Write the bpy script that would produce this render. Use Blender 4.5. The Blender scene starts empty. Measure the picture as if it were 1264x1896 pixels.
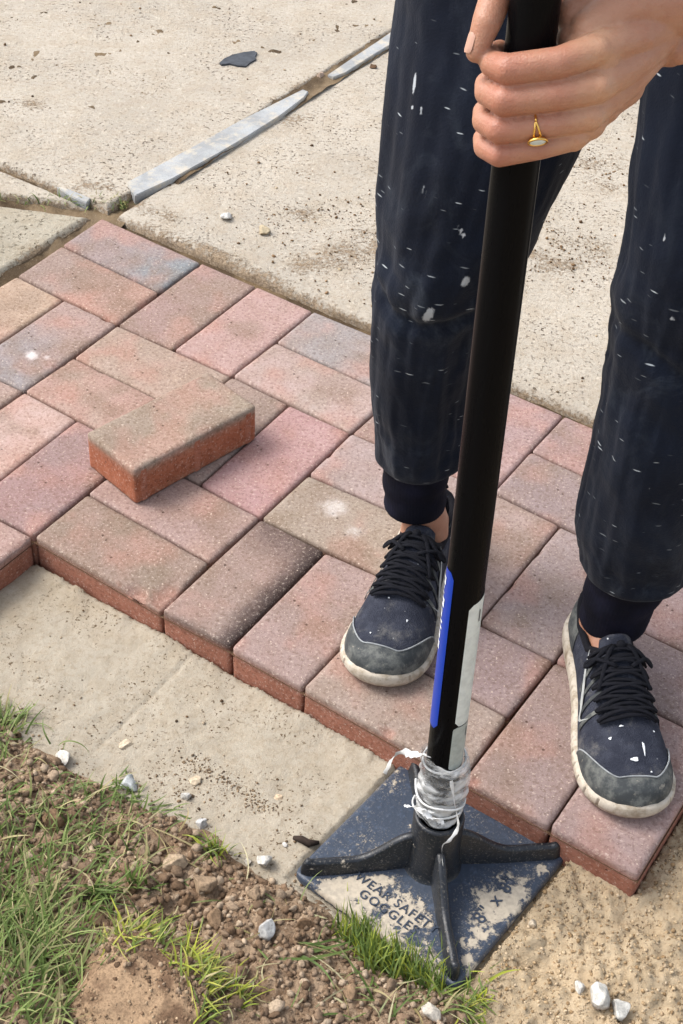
import bpy, bmesh, math, random
import numpy as np
from mathutils import Vector, Matrix

random.seed(7)
rng = np.random.default_rng(11)
scene = bpy.context.scene
C = scene.collection

# ------------------------------------------------------------------ camera
CZ = 1.2507735850504549          # camera height over the paver tops (solved from the 100 x 200 mm paver grid)
FPX = 2770.514923580608          # focal length in photo pixels (photo 1264 x 1896)
RW = np.array([[0.9980778669899895, 0.04160929694635901, 0.04592643935789001],
               [0.06197234402975943, -0.6701266346130419, -0.7396551373142934],
               [0.0, 0.7410795908588499, -0.6714171877529331]])
cam = bpy.data.cameras.new('camera')
cam.sensor_fit = 'VERTICAL'
cam.sensor_height = 24.0
cam.lens = 24.0 * FPX / 1896.0
cam.clip_start = 0.02
cam.clip_end = 500.0
cam_o = bpy.data.objects.new('camera', cam)
C.objects.link(cam_o)
m = Matrix.Identity(4)
for i in range(3):
    m[i][0] = RW[0][i]; m[i][1] = -RW[1][i]; m[i][2] = -RW[2][i]
m[0][3] = 0.0; m[1][3] = 0.0; m[2][3] = CZ
cam_o.matrix_world = m
scene.camera = cam_o

# ------------------------------------------------------------------ sky, sun, exposure
SUN_DIR = Vector((-0.62, 0.16, 0.80)).normalized()      # towards the sun
w = bpy.data.worlds.new('World')
scene.world = w
w.use_nodes = True
wn = w.node_tree
for n in list(wn.nodes):
    wn.nodes.remove(n)
sky = wn.nodes.new('ShaderNodeTexSky')
sky.sky_type = 'NISHITA'
sky.sun_disc = False
sky.sun_elevation = math.asin(SUN_DIR.z)
sky.sun_rotation = math.atan2(SUN_DIR.x, SUN_DIR.y)
sky.dust_density = 4.0
sky.air_density = 1.0
hs = wn.nodes.new('ShaderNodeHueSaturation')             # thin cloud: the sky's blue is washed out
hs.inputs['Saturation'].default_value = 0.45
bg = wn.nodes.new('ShaderNodeBackground')
bg.inputs['Strength'].default_value = 0.15
wo = wn.nodes.new('ShaderNodeOutputWorld')
wn.links.new(sky.outputs[0], hs.inputs['Color'])
wn.links.new(hs.outputs[0], bg.inputs['Color'])
wn.links.new(bg.outputs[0], wo.inputs[0])
sun = bpy.data.lights.new('sun', 'SUN')
sun.energy = 0.95
sun.angle = math.radians(22)
sun.color = (1.0, 0.965, 0.92)
sun_o = bpy.data.objects.new('sun', sun)
C.objects.link(sun_o)
sun_o.rotation_euler = SUN_DIR.to_track_quat('Z', 'Y').to_euler()
sun_o.location = (-2, 0, 4)
vs = scene.view_settings
vs.view_transform = 'Standard'
vs.look = 'None'
vs.gamma = 1.0
vs.exposure = 1.02

# ------------------------------------------------------------------ helpers
CAM = np.array([0, 0, CZ])


def ray(px, py):
    return RW.T @ np.array([(px - 632) / FPX, (py - 948) / FPX, 1.0])


def atz(px, py, z=0.0):
    d = ray(px, py)
    return CAM + d * ((z - CZ) / d[2])


def aty(px, py, y):
    d = ray(px, py)
    return CAM + d * (y / d[1])


def lin(r, g, b, k=1.0):
    o = []
    for c in (r, g, b):
        c /= 255.0
        o.append((c / 12.92 if c <= 0.04045 else ((c + 0.055) / 1.055) ** 2.4) * k)
    return tuple(o)


def _hash(ix, iy, iz, seed):
    h = (ix.astype(np.int64) * 374761393 + iy.astype(np.int64) * 668265263 + iz.astype(np.int64) * 2147483647 + seed * 1274126177) & 0xffffffff
    h = ((h ^ (h >> 13)) * 1274126177) & 0xffffffff
    h = ((h ^ (h >> 16)) * 2246822519) & 0xffffffff
    return ((h ^ (h >> 15)) & 0xffffff) / float(0xffffff)


def vnoise(x, y, z=0.0, seed=0):
    x = np.asarray(x, float); y = np.asarray(y, float)
    z = np.zeros_like(x) + z
    x0 = np.floor(x); y0 = np.floor(y); z0 = np.floor(z)
    fx, fy, fz = x - x0, y - y0, z - z0
    fx, fy, fz = [t * t * t * (t * (t * 6 - 15) + 10) for t in (fx, fy, fz)]
    r = 0
    for dx in (0, 1):
        for dy in (0, 1):
            for dz in (0, 1):
                wgt = (fx if dx else 1 - fx) * (fy if dy else 1 - fy) * (fz if dz else 1 - fz)
                r = r + wgt * _hash(x0 + dx, y0 + dy, z0 + dz, seed)
    return r * 2 - 1


def fbm(x, y, z=0.0, seed=0, octv=4, gain=0.5):
    a, s, t = 1.0, 0.0, 0.0
    for o in range(octv):
        f = 2.03 ** o
        s = s + a * vnoise(np.asarray(x) * f + o * 7.3, np.asarray(y) * f - o * 3.1, np.asarray(z) * f, seed + o * 17)
        t += a
        a *= gain
    return s / t


def sstep(a, b, x):
    t = np.clip((np.asarray(x, float) - a) / (b - a), 0, 1)
    return t * t * (3 - 2 * t)


def mesh_from(name, verts, faces, col=None, smooth=True, extra=None):
    me = bpy.data.meshes.new(name)
    if isinstance(verts, np.ndarray):
        verts = verts.reshape(-1, 3)
    if isinstance(faces, np.ndarray):
        nv, nf, k = len(verts), len(faces), faces.shape[1]
        me.vertices.add(nv)
        me.vertices.foreach_set('co', np.ascontiguousarray(verts, dtype=np.float32).ravel())
        me.loops.add(nf * k)
        me.loops.foreach_set('vertex_index', np.ascontiguousarray(faces, dtype=np.int32).ravel())
        me.polygons.add(nf)
        me.polygons.foreach_set('loop_start', np.arange(0, nf * k, k, dtype=np.int32))
        me.polygons.foreach_set('loop_total', np.full(nf, k, dtype=np.int32))
        me.update(calc_edges=True)
        me.validate()
    else:
        me.from_pydata([tuple(v) for v in verts], [], [tuple(f) for f in faces])
        me.update()
    if smooth:
        me.polygons.foreach_set('use_smooth', np.ones(len(me.polygons), dtype=bool))
    if col is not None:
        set_col(me, 'col', col)
    if extra:
        for k, v in extra.items():
            at = me.attributes.new(k, 'FLOAT', 'POINT')
            at.data.foreach_set('value', np.ascontiguousarray(v, dtype=np.float32).ravel())
    return me


def set_col(me, name, col):
    at = me.attributes.new(name, 'FLOAT_COLOR', 'POINT')
    col = np.asarray(col, np.float32)
    if col.shape[-1] == 3:
        col = np.concatenate([col, np.ones(col.shape[:-1] + (1,), np.float32)], -1)
    at.data.foreach_set('color', np.ascontiguousarray(col).ravel())


def link(name, me, mat=None, parent=None, loc=None):
    o = bpy.data.objects.new(name, me)
    C.objects.link(o)
    if mat is not None and me is not None:
        me.materials.append(mat)
    if parent is not None:
        o.parent = parent
    if loc is not None:
        o.location = loc
    return o


def tag(o, label, cat, group=None):
    o['label'] = label
    o['category'] = cat
    if group:
        o['group'] = group
    return o


def grid_faces(nu, nv, wrap_u=False):
    i = np.arange(nu if wrap_u else nu - 1)[:, None]
    j = np.arange(nv - 1)[None, :]
    i2 = (i + 1) % nu
    a = i * nv + j; b = i2 * nv + j; c = i2 * nv + j + 1; d = i * nv + j + 1
    return np.stack([a, b, c, d], -1).reshape(-1, 4)


class MB:
    """collects closed shapes for one mesh"""
    def __init__(s):
        s.v = []; s.f = []

    def add(s, verts, faces):
        o = len(s.v)
        s.v += [tuple(p) for p in verts]
        s.f += [tuple(i + o for i in f) for f in faces]

    def tube(s, pts, rad, n=12, caps=True, flat=1.0):
        pts = [Vector(p) for p in pts]
        if not hasattr(rad, '__len__'):
            rad = [rad] * len(pts)
        vs, fs = [], []
        up = None
        for i, p in enumerate(pts):
            t = (pts[min(i + 1, len(pts) - 1)] - pts[max(i - 1, 0)]).normalized()
            if up is None:
                up = Vector((0, 0, 1)) if abs(t.z) < 0.9 else Vector((1, 0, 0))
            sd = t.cross(up)
            if sd.length < 1e-6:
                sd = t.orthogonal()
            sd.normalize()
            up = sd.cross(t).normalized()
            for k in range(n):
                a = 2 * math.pi * k / n
                vs.append(p + sd * math.cos(a) * rad[i] + up * math.sin(a) * rad[i] * flat)
        for i in range(len(pts) - 1):
            for k in range(n):
                k2 = (k + 1) % n
                fs.append((i * n + k, i * n + k2, (i + 1) * n + k2, (i + 1) * n + k))
        if caps:
            fs.append(tuple(range(n - 1, -1, -1)))
            fs.append(tuple(range((len(pts) - 1) * n, len(pts) * n)))
        s.add(vs, fs)

    def ball(s, c, r, nu=14, nv=9, rot=None):
        if not hasattr(r, '__len__'):
            r = (r, r, r)
        vs = [Vector((0, 0, r[2]))]
        for j in range(1, nv):
            th = math.pi * j / nv
            for k in range(nu):
                ph = 2 * math.pi * k / nu
                vs.append(Vector((r[0] * math.sin(th) * math.cos(ph), r[1] * math.sin(th) * math.sin(ph), r[2] * math.cos(th))))
        vs.append(Vector((0, 0, -r[2])))
        fs = [(0, 1 + k, 1 + (k + 1) % nu) for k in range(nu)]
        for j in range(nv - 2):
            for k in range(nu):
                a = 1 + j * nu + k; b = 1 + j * nu + (k + 1) % nu
                fs.append((a, a + nu, b + nu, b))
        last = len(vs) - 1
        fs += [(last, 1 + (nv - 2) * nu + (k + 1) % nu, 1 + (nv - 2) * nu + k) for k in range(nu)]
        if rot is not None:
            vs = [rot @ v for v in vs]
        s.add([v + Vector(c) for v in vs], fs)

    def limb(s, pts, rads, n=16):
        """round-ended tapered chain"""
        for i in range(len(pts)):
            s.ball(pts[i], rads[i], n, 10)
            if i + 1 < len(pts):
                s.tube([pts[i], pts[i + 1]], [rads[i], rads[i + 1]], n)

    def box(s, c, half, rot=None):
        vs = [Vector((x * half[0], y * half[1], z * half[2])) for x in (-1, 1) for y in (-1, 1) for z in (-1, 1)]
        if rot is not None:
            vs = [rot @ v for v in vs]
        s.add([v + Vector(c) for v in vs], [(0, 1, 3, 2), (4, 6, 7, 5), (0, 4, 5, 1), (2, 3, 7, 6), (0, 2, 6, 4), (1, 5, 7, 3)])

    def mesh(s, name, smooth=True):
        me = bpy.data.meshes.new(name)
        me.from_pydata(s.v, [], s.f)
        me.update()
        if smooth:
            me.polygons.foreach_set('use_smooth', np.ones(len(me.polygons), dtype=bool))
        return me


def remeshed(mb, name, voxel, smooth_it=4, fac=0.5):
    me0 = mb.mesh(name + '_raw')
    o = bpy.data.objects.new('tmp', me0)
    C.objects.link(o)
    r = o.modifiers.new('r', 'REMESH')
    r.mode = 'VOXEL'
    r.voxel_size = voxel
    r.use_smooth_shade = True
    if smooth_it:
        sm = o.modifiers.new('s', 'SMOOTH')
        sm.factor = fac
        sm.iterations = smooth_it
    dg = bpy.context.evaluated_depsgraph_get()
    me = bpy.data.meshes.new_from_object(o.evaluated_get(dg))
    me.name = name
    bpy.data.objects.remove(o)
    bpy.data.meshes.remove(me0)
    return me


def coords(me):
    a = np.empty(len(me.vertices) * 3, np.float32)
    me.vertices.foreach_get('co', a)
    return a.reshape(-1, 3)


# ------------------------------------------------------------------ material helpers
class NT:
    def __init__(s, name):
        s.m = bpy.data.materials.new(name)
        s.m.use_nodes = True
        s.t = s.m.node_tree
        s.b = s.t.nodes['Principled BSDF']
        s.out = s.t.nodes['Material Output']

    def n(s, typ, **kw):
        nd = s.t.nodes.new(typ)
        for k, v in kw.items():
            setattr(nd, k, v)
        return nd

    def l(s, a, b):
        s.t.links.new(a, b)

    def val(s, sock, v):
        if isinstance(v, (int, float, tuple, list)):
            if sock.type == 'RGBA' and len(v) == 3:
                v = tuple(v) + (1,)
            sock.default_value = v
        else:
            s.l(v, sock)

    def coord(s, kind='Object'):
        return s.n('ShaderNodeTexCoord').outputs[kind]

    def map(s, vec, scale=(1, 1, 1), rot=(0, 0, 0), loc=(0, 0, 0)):
        mp = s.n('ShaderNodeMapping')
        s.l(vec, mp.inputs[0])
        mp.inputs['Scale'].default_value = scale
        mp.inputs['Rotation'].default_value = rot
        mp.inputs['Location'].default_value = loc
        return mp.outputs[0]

    def noise(s, vec, scale, detail=4, rough=0.55, dist=0.0, out=0):
        nd = s.n('ShaderNodeTexNoise')
        s.l(vec, nd.inputs['Vector'])
        nd.inputs['Scale'].default_value = scale
        nd.inputs['Detail'].default_value = detail
        nd.inputs['Roughness'].default_value = rough
        nd.inputs['Distortion'].default_value = dist
        return nd.outputs[out]

    def vor(s, vec, scale, feature='F1', out='Distance', rand=1.0):
        nd = s.n('ShaderNodeTexVoronoi', feature=feature)
        s.l(vec, nd.inputs['Vector'])
        nd.inputs['Scale'].default_value = scale
        nd.inputs['Randomness'].default_value = rand
        return nd.outputs[out]

    def ramp(s, fac, a, b, lo=0.0, hi=1.0):
        nd = s.n('ShaderNodeMapRange')
        nd.interpolation_type = 'SMOOTHSTEP'
        s.l(fac, nd.inputs['Value'])
        nd.inputs['From Min'].default_value = a
        nd.inputs['From Max'].default_value = b
        nd.inputs['To Min'].default_value = lo
        nd.inputs['To Max'].default_value = hi
        return nd.outputs[0]

    def math(s, op, a, b=0.0):
        nd = s.n('ShaderNodeMath', operation=op)
        s.val(nd.inputs[0], a)
        s.val(nd.inputs[1], b)
        return nd.outputs[0]

    def mix(s, fac, a, b, mode='MIX'):
        nd = s.n('ShaderNodeMix', data_type='RGBA', blend_type=mode)
        s.val(nd.inputs[0], fac)
        s.val(nd.inputs[6], a)
        s.val(nd.inputs[7], b)
        return nd.outputs[2]

    def attr(s, name, out='Color'):
        nd = s.n('ShaderNodeAttribute', attribute_name=name)
        return nd.outputs[out]

    def bump(s, h, dist=0.001, strength=1.0, prev=None):
        nd = s.n('ShaderNodeBump')
        s.l(h, nd.inputs['Height'])
        nd.inputs['Distance'].default_value = dist
        nd.inputs['Strength'].default_value = strength
        if prev is not None:
            s.l(prev, nd.inputs['Normal'])
        return nd.outputs[0]

    def done(s, color=None, rough=0.8, normal=None, spec=0.3, metal=0.0):
        if color is not None:
            s.val(s.b.inputs['Base Color'], color)
        s.val(s.b.inputs['Roughness'], rough)
        s.b.inputs['Specular IOR Level'].default_value = spec
        s.b.inputs['Metallic'].default_value = metal
        if normal is not None:
            s.l(normal, s.b.inputs['Normal'])
        return s.m


def mat_concrete(name, base, dark, scale=1.0):
    t = NT(name)
    co = t.coord()
    big = t.noise(co, 3.5 * scale, 6, 0.6)
    mid = t.noise(co, 22 * scale, 5, 0.65)
    fine = t.noise(co, 330, 3, 0.7)
    grain = t.noise(co, 900, 2, 0.6)
    c = t.mix(t.ramp(big, 0.35, 0.7), base, tuple(x * 0.86 for x in base))
    c = t.mix(t.ramp(mid, 0.42, 0.66, 0, 0.5), c, tuple(x * y for x, y in zip(base, (0.84, 0.78, 0.70))))
    c = t.mix(t.ramp(grain, 0.58, 0.75, 0, 0.6), c, tuple(min(1, x * 1.30) for x in base))
    c = t.mix(t.ramp(fine, 0.60, 0.74, 0, 0.8), c, tuple(x * 0.52 for x in base))
    # dark grit and pits that come in patches
    c = t.mix(t.ramp(t.noise(co, 150, 5, 0.75), 0.50, 0.66, 0, 0.55), c, tuple(x * y for x, y in zip(base, (0.66, 0.60, 0.52))))
    c = t.mix(t.ramp(t.noise(t.map(co, loc=(5, 3, 1)), 120, 5, 0.75), 0.54, 0.68, 0, 0.6), c, tuple(min(1, x * 1.28) for x in base))
    pit = t.noise(co, 170, 3, 0.65)
    pat = t.ramp(t.noise(co, 9, 4, 0.6), 0.42, 0.66)
    pf = t.math('MULTIPLY', t.ramp(pit, 0.585, 0.64), t.math('ADD', t.math('MULTIPLY', pat, 0.75), 0.22))
    c = t.mix(pf, c, dark)
    # dirt: mask from the mesh, broken up by grain
    d = t.attr('dirt', 'Fac')
    g2 = t.noise(co, 150, 6, 0.8)
    df = t.ramp(t.math('ADD', d, t.math('MULTIPLY', t.math('SUBTRACT', g2, 0.5), 2.6)), 0.42, 0.80)
    df = t.math('MULTIPLY', df, t.ramp(d, 0.02, 0.25))
    dirtc = t.mix(t.ramp(t.noise(co, 260, 3, 0.7), 0.35, 0.65), lin(122, 100, 76, 0.75), lin(172, 150, 122, 0.8))
    c = t.mix(t.math('MULTIPLY', df, 0.8), c, dirtc)
    hgt = t.math('ADD', t.math('MULTIPLY', fine, 0.7), t.math('MULTIPLY', t.math('ADD', mid, t.math('MULTIPLY', pf, -0.8)), 1.0))
    nm = t.bump(hgt, 0.0028, 0.9)
    nm = t.bump(t.math('ADD', grain, df), 0.0007, 0.8, nm)
    return t.done(c, 0.95, nm, 0.15)


M = {}
M['concrete'] = mat_concrete('pale_sandy_concrete', lin(206, 196, 180, 0.74), lin(96, 84, 70))
M['concrete_left'] = mat_concrete('grey_beige_concrete', lin(196, 187, 168, 0.70), lin(92, 82, 64))


def mat_paver():
    t = NT('paver_concrete')
    co = t.coord()
    base = t.attr('col')
    grain = t.noise(co, 520, 3, 0.7)
    fine = t.noise(co, 210, 4, 0.7)
    mid = t.noise(co, 26, 5, 0.65)
    c = t.mix(t.ramp(mid, 0.36, 0.66, 0, 0.65), base, t.mix(1.0, base, (0.80, 0.74, 0.68), 'MULTIPLY'))
    c = t.mix(t.ramp(fine, 0.48, 0.66, 0, 0.8), c, t.mix(1.0, base, (0.60, 0.54, 0.50), 'MULTIPLY'))
    c = t.mix(t.ramp(t.noise(t.map(co, loc=(2, 5, 3)), 240, 4, 0.75), 0.55, 0.68, 0, 0.6), c, t.mix(0.5, base, lin(238, 222, 206)))
    c = t.mix(t.ramp(t.noise(t.map(co, loc=(8, 1, 3)), 85, 5, 0.75), 0.52, 0.70, 0, 0.5), c, t.mix(1.0, base, (0.70, 0.66, 0.62), 'MULTIPLY'))
    c = t.mix(t.ramp(grain, 0.60, 0.72, 0, 0.65), c, t.mix(0.62, base, lin(236, 218, 200)))
    # sparse pale quartz grains, tiny holes, sand dust
    v = t.vor(co, 165)
    c = t.mix(t.math('MULTIPLY', t.ramp(v, 0.10, 0.22, 1, 0), t.ramp(t.noise(co, 60, 2), 0.55, 0.62, 0, 0.55)), c, lin(226, 206, 188))
    v2 = t.vor(t.map(co, (1, 1, 1), loc=(3, 1, 2)), 60)
    hole = t.math('MULTIPLY', t.ramp(v2, 0.05, 0.12, 1, 0), t.ramp(t.noise(co, 31, 2), 0.56, 0.62, 0, 0.7))
    c = t.mix(hole, c, lin(70, 48, 40))
    dust = t.attr('dust', 'Fac')
    df = t.ramp(t.math('ADD', dust, t.math('MULTIPLY', t.math('SUBTRACT', t.noise(co, 75, 6, 0.7), 0.5), 1.1)), 0.35, 0.85)
    c = t.mix(t.math('MULTIPLY', df, 0.6), c, lin(205, 180, 150, 0.85))
    wh = t.attr('white', 'Fac')
    wf = t.ramp(t.math('ADD', wh, t.math('MULTIPLY', t.math('SUBTRACT', t.noise(co, 90, 6, 0.75), 0.5), 1.3)), 0.3, 1.25)
    c = t.mix(t.math('MULTIPLY', wf, 0.75), c, lin(232, 226, 222, 0.9))
    h = t.math('ADD', t.math('MULTIPLY', fine, 0.8), t.math('ADD', t.math('MULTIPLY', grain, 0.45), t.math('MULTIPLY', hole, -1.2)))
    nm = t.bump(h, 0.0013, 0.9)
    return t.done(c, 0.93, nm, 0.18)


M['paver'] = mat_paver()


def mat_sand(name='sand_and_mortar_bed'):
    t = NT(name)
    co = t.coord()
    base = t.attr('col')
    grain = t.noise(co, 700, 3, 0.75)
    fine = t.noise(co, 240, 4, 0.7)
    mid = t.noise(co, 40, 5, 0.65)
    c = t.mix(t.ramp(mid, 0.38, 0.68, 0, 0.5), base, t.mix(1.0, base, (0.82, 0.77, 0.70), 'MULTIPLY'))
    c = t.mix(t.ramp(fine, 0.58, 0.72, 0, 0.6), c, t.mix(1.0, base, (0.62, 0.56, 0.48), 'MULTIPLY'))
    c = t.mix(t.ramp(grain, 0.60, 0.72, 0, 0.5), c, lin(232, 216, 190))
    c = t.mix(t.ramp(t.noise(t.map(co, loc=(4, 2, 1)), 130, 6, 0.78), 0.48, 0.66, 0, 0.6), c, t.mix(1.0, base, (0.70, 0.64, 0.56), 'MULTIPLY'))
    dk = t.math('MULTIPLY', t.ramp(t.noise(co, 250, 2, 0.6), 0.60, 0.66), t.ramp(t.noise(co, 17, 3), 0.42, 0.62))
    c = t.mix(dk, c, lin(96, 80, 62))
    h = t.math('ADD', fine, t.math('MULTIPLY', grain, 0.5))
    nm = t.bump(h, 0.0016, 0.9)
    return t.done(c, 0.96, nm, 0.12)


M['sand'] = mat_sand()


def mat_soil():
    t = NT('dry_brown_soil')
    co = t.coord()
    fine = t.noise(co, 260, 4, 0.7)
    mid = t.noise(co, 55, 5, 0.7)
    c = t.mix(t.ramp(mid, 0.35, 0.65), lin(118, 96, 76), lin(164, 142, 118))
    c = t.mix(t.ramp(fine, 0.55, 0.7, 0, 0.7), c, lin(78, 56, 40))
    h = t.math('ADD', fine, t.math('MULTIPLY', mid, 1.4))
    return t.done(c, 0.97, t.bump(h, 0.003, 1.0), 0.1)


M['soil'] = mat_soil()


def mat_col(name, rough=0.95, nscale=300, bd=0.001, var=0.3, spec=0.15):
    t = NT(name)
    co = t.coord()
    base = t.attr('col')
    n = t.noise(co, nscale, 4, 0.7)
    c = t.mix(t.ramp(n, 0.4, 0.68, 0, 1), base, t.mix(1.0, base, (1 - var,) * 3, 'MULTIPLY'))
    return t.done(c, rough, t.bump(n, bd, 0.8), spec)


M['crumb'] = mat_col('soil_crumb', 0.96, 420, 0.0009, 0.4)
M['stone'] = mat_col('pale_stone', 0.8, 380, 0.0009, 0.32, 0.3)


def mat_grass():
    t = NT('grass_blade')
    base = t.attr('col')
    t.done(base, 0.55, None, 0.3)
    tr = t.n('ShaderNodeBsdfTranslucent')
    t.l(base, tr.inputs['Color'])
    mx = t.n('ShaderNodeMixShader')
    mx.inputs[0].default_value = 0.3
    t.l(t.b.outputs[0], mx.inputs[1])
    t.l(tr.outputs[0], mx.inputs[2])
    t.l(mx.outputs[0], t.out.inputs[0])
    return t.m


M['grass'] = mat_grass()


def mat_plain(name, col, rough=0.5, spec=0.4, metal=0.0, nscale=0, bd=0.0004, var=0.0, vs=40):
    t = NT(name)
    co = t.coord()
    c = col
    if var:
        c = t.mix(t.ramp(t.noise(co, vs, 5, 0.65), 0.38, 0.66, 0, 1), col, tuple(x * (1 - var) for x in col))
    nm = t.bump(t.noise(co, nscale, 4, 0.65), bd, 0.8) if nscale else None
    return t.done(c, rough, nm, spec, metal)


# ================================================================== THE SETTING
# paver grid: (u, v) in brick widths -> ground point, from measured joints
MEAS = [(0, 0, 185.5, 401), (0, 1, 115, 452), (2, 0, 372, 484), (2, 1, 292, 539.5), (2, 2, 217, 600), (3, 0, 475, 528),
        (4, 0, 578.6, 576.6), (4, 1, 512, 632), (3, 2, 321, 646), (4, 2, 431, 694.5), (0, 2, 33, 510), (1, 2, 116, 554),
        (5, 2, 534, 748), (6, 2, 649, 801), (2, 3, 137, 661), (2, 4, 47, 722), (3, 4, 141, 776), (6, 3, 571, 877),
        (6, 4, 482, 959), (4, 5, 160.6, 911.5), (4, 6, 63.5, 991), (5, 4, 371, 895), (6, 5, 385, 1039.5),
        (6, 6, 300.6, 1131.5), (7, 4, 600, 1020), (7, 6, 425.7, 1194.6), (8, 6, 559, 1271.6), (9, 2, 1036, 971.5),
        (9, 4, 888.6, 1148.6), (10, 4, 1028, 1224), (10, 5, 939, 1324), (10, 6, 858, 1443), (8, 0, 1044.7, 768.4),
        (8, 1, 984, 832.4), (8, 2, 916, 909), (12, 6, 1184, 1623), (11, 6, 1018, 1532)]
UD = np.array([0.08647, -0.05316]); VD = np.array([-0.05316, -0.08647]); UO = np.array([-0.4015, 2.0315])
_mu = np.array([(a, b) for a, b, _, _ in MEAS], float)
_mr = np.array([atz(px, py, 0)[:2] - (UO + a * UD + b * VD) for a, b, px, py in MEAS])


def UV(u, v):
    d2 = ((_mu - np.array([u, v])) ** 2).sum(1)
    wg = np.exp(-d2 / (2 * 0.55 ** 2))
    off = (wg[:, None] * _mr).sum(0) / (wg.sum() + 0.12)
    return UO + u * UD + v * VD + off


U2 = UD / np.linalg.norm(UD); V2 = VD / np.linalg.norm(VD)

# --- sand bed: the ground sheet, fine where it shows, reaching far out
BED = -0.047


def axis(lo, hi, step, far):
    a = list(np.arange(lo, hi + step / 2, step))
    s, x = step, a[-1]
    r = []
    while x < far:
        s *= 1.35; x += s; r.append(x)
    s, x = step, a[0]
    l = []
    while x > -far:
        s *= 1.35; x -= s; l.append(x)
    return np.array(l[::-1] + a + r)


def uv_of(x, y):
    dx, dy = x - UO[0], y - UO[1]
    return (dx * U2[0] + dy * U2[1]) / 0.1015, (dx * V2[0] + dy * V2[1]) / 0.1015


def bed_height(x, y):
    u, v = uv_of(x, y)
    z = BED + 0.0042 * fbm(x * 9, y * 9, 0, 3) + 0.0022 * fbm(x * 45, y * 45, 0, 5, 5, 0.6)
    # loose sand on the right beyond the last paver
    r = sstep(0.12, 0.24, x + 0.25 * (0.9 - y)) * sstep(1.35, 1.1, y)
    r = np.maximum(r, sstep(12.0, 12.4, u))
    clump = np.abs(fbm(x * 55, y * 55, 0, 9, 4, 0.6))
    z = z + r * (0.003 + 0.014 * clump + 0.008 * fbm(x * 14, y * 14, 0, 21))
    z = z + sstep(12.0, 12.6, u) * sstep(8.0, 4.5, v) * 0.012
    # hollow beside the tamper
    hx, hy = atz(985, 1790, BED)[:2]
    z = z - 0.012 * np.exp(-(((x - hx) / 0.020) ** 2 + ((y - hy) / 0.010) ** 2))
    # sand squeezed up ragged against the paver fronts
    edge = np.exp(-np.clip(v - 6.0, 0, 9) / 0.16) * sstep(3.9, 4.1, u) * sstep(12.1, 11.9, u) * sstep(-.02, 0.0, v - 6.0)
    z = z + edge * (0.004 + 0.010 * np.clip(fbm(x * 28, y * 28, 0, 31) + 0.2, 0, 1))
    # a shallow trowel groove across the bed
    gx0, gy0 = atz(150, 1410, BED)[:2]; gx1, gy1 = atz(430, 1150, BED)[:2]
    L = math.hypot(gx1 - gx0, gy1 - gy0)
    dd = ((x - gx0) * (gy1 - gy0) - (y - gy0) * (gx1 - gx0)) / L
    al = ((x - gx0) * (gx1 - gx0) + (y - gy0) * (gy1 - gy0)) / L ** 2
    z = z - 0.0022 * np.exp(-((dd + 0.003 * fbm(al * 6, al * 0, 0, 41)) / 0.0016) ** 2) * sstep(0, .1, al) * sstep(1, .9, al)
    # the tamper plate has bedded itself
    qx = (x - 0.1145) * 0.9874 + (y - 0.8975) * 0.1580; qy = -(x - 0.1145) * 0.1580 + (y - 0.8975) * 0.9874
    z = np.where(np.abs(qx) + np.abs(qy) < 0.150, np.minimum(z, BED - 0.003), z)
    # under the pavers and the slabs
    inside = (v < 5.97) & (u > 0) & (u < 12.0)
    inside |= (v < 8) & (u < 3.97)
    inside |= (v < 0.0)
    z = np.where(inside, -0.062, z)
    return z


gx = axis(-0.78, 0.62, 0.0034, 60.0)
gy = axis(0.60, 1.55, 0.0034, 60.0)
X, Y = np.meshgrid(gx, gy, indexing='ij')
Z = bed_height(X, Y)
u_, v_ = uv_of(X, Y)
r_ = sstep(0.10, 0.24, X + 0.25 * (0.9 - Y) + 0.05 * fbm(X * 20, Y * 20, 0, 77)) * sstep(1.4, 1.1, Y)
r_ = np.maximum(r_, sstep(12.0, 12.4, u_))
ca = np.array(lin(192, 182, 164, 0.74)); cb = np.array(lin(198, 178, 148, 0.82)); cc = np.array(lin(172, 156, 130, 0.78))
mixn = sstep(-0.15, 0.35, fbm(X * 7, Y * 7, 0, 51))
COL = ca[None, None] * (1 - r_[..., None]) + cb[None, None] * r_[..., None]
COL = COL * (1 - 0.35 * mixn[..., None]) + cc * 0.35 * mixn[..., None]
ground = link('ground', mesh_from('ground', np.stack([X, Y, Z], -1), grid_faces(len(gx), len(gy)), COL.reshape(-1, 3)), M['sand'])
ground['kind'] = 'structure'

# --- concrete slabs with worn edges


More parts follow.
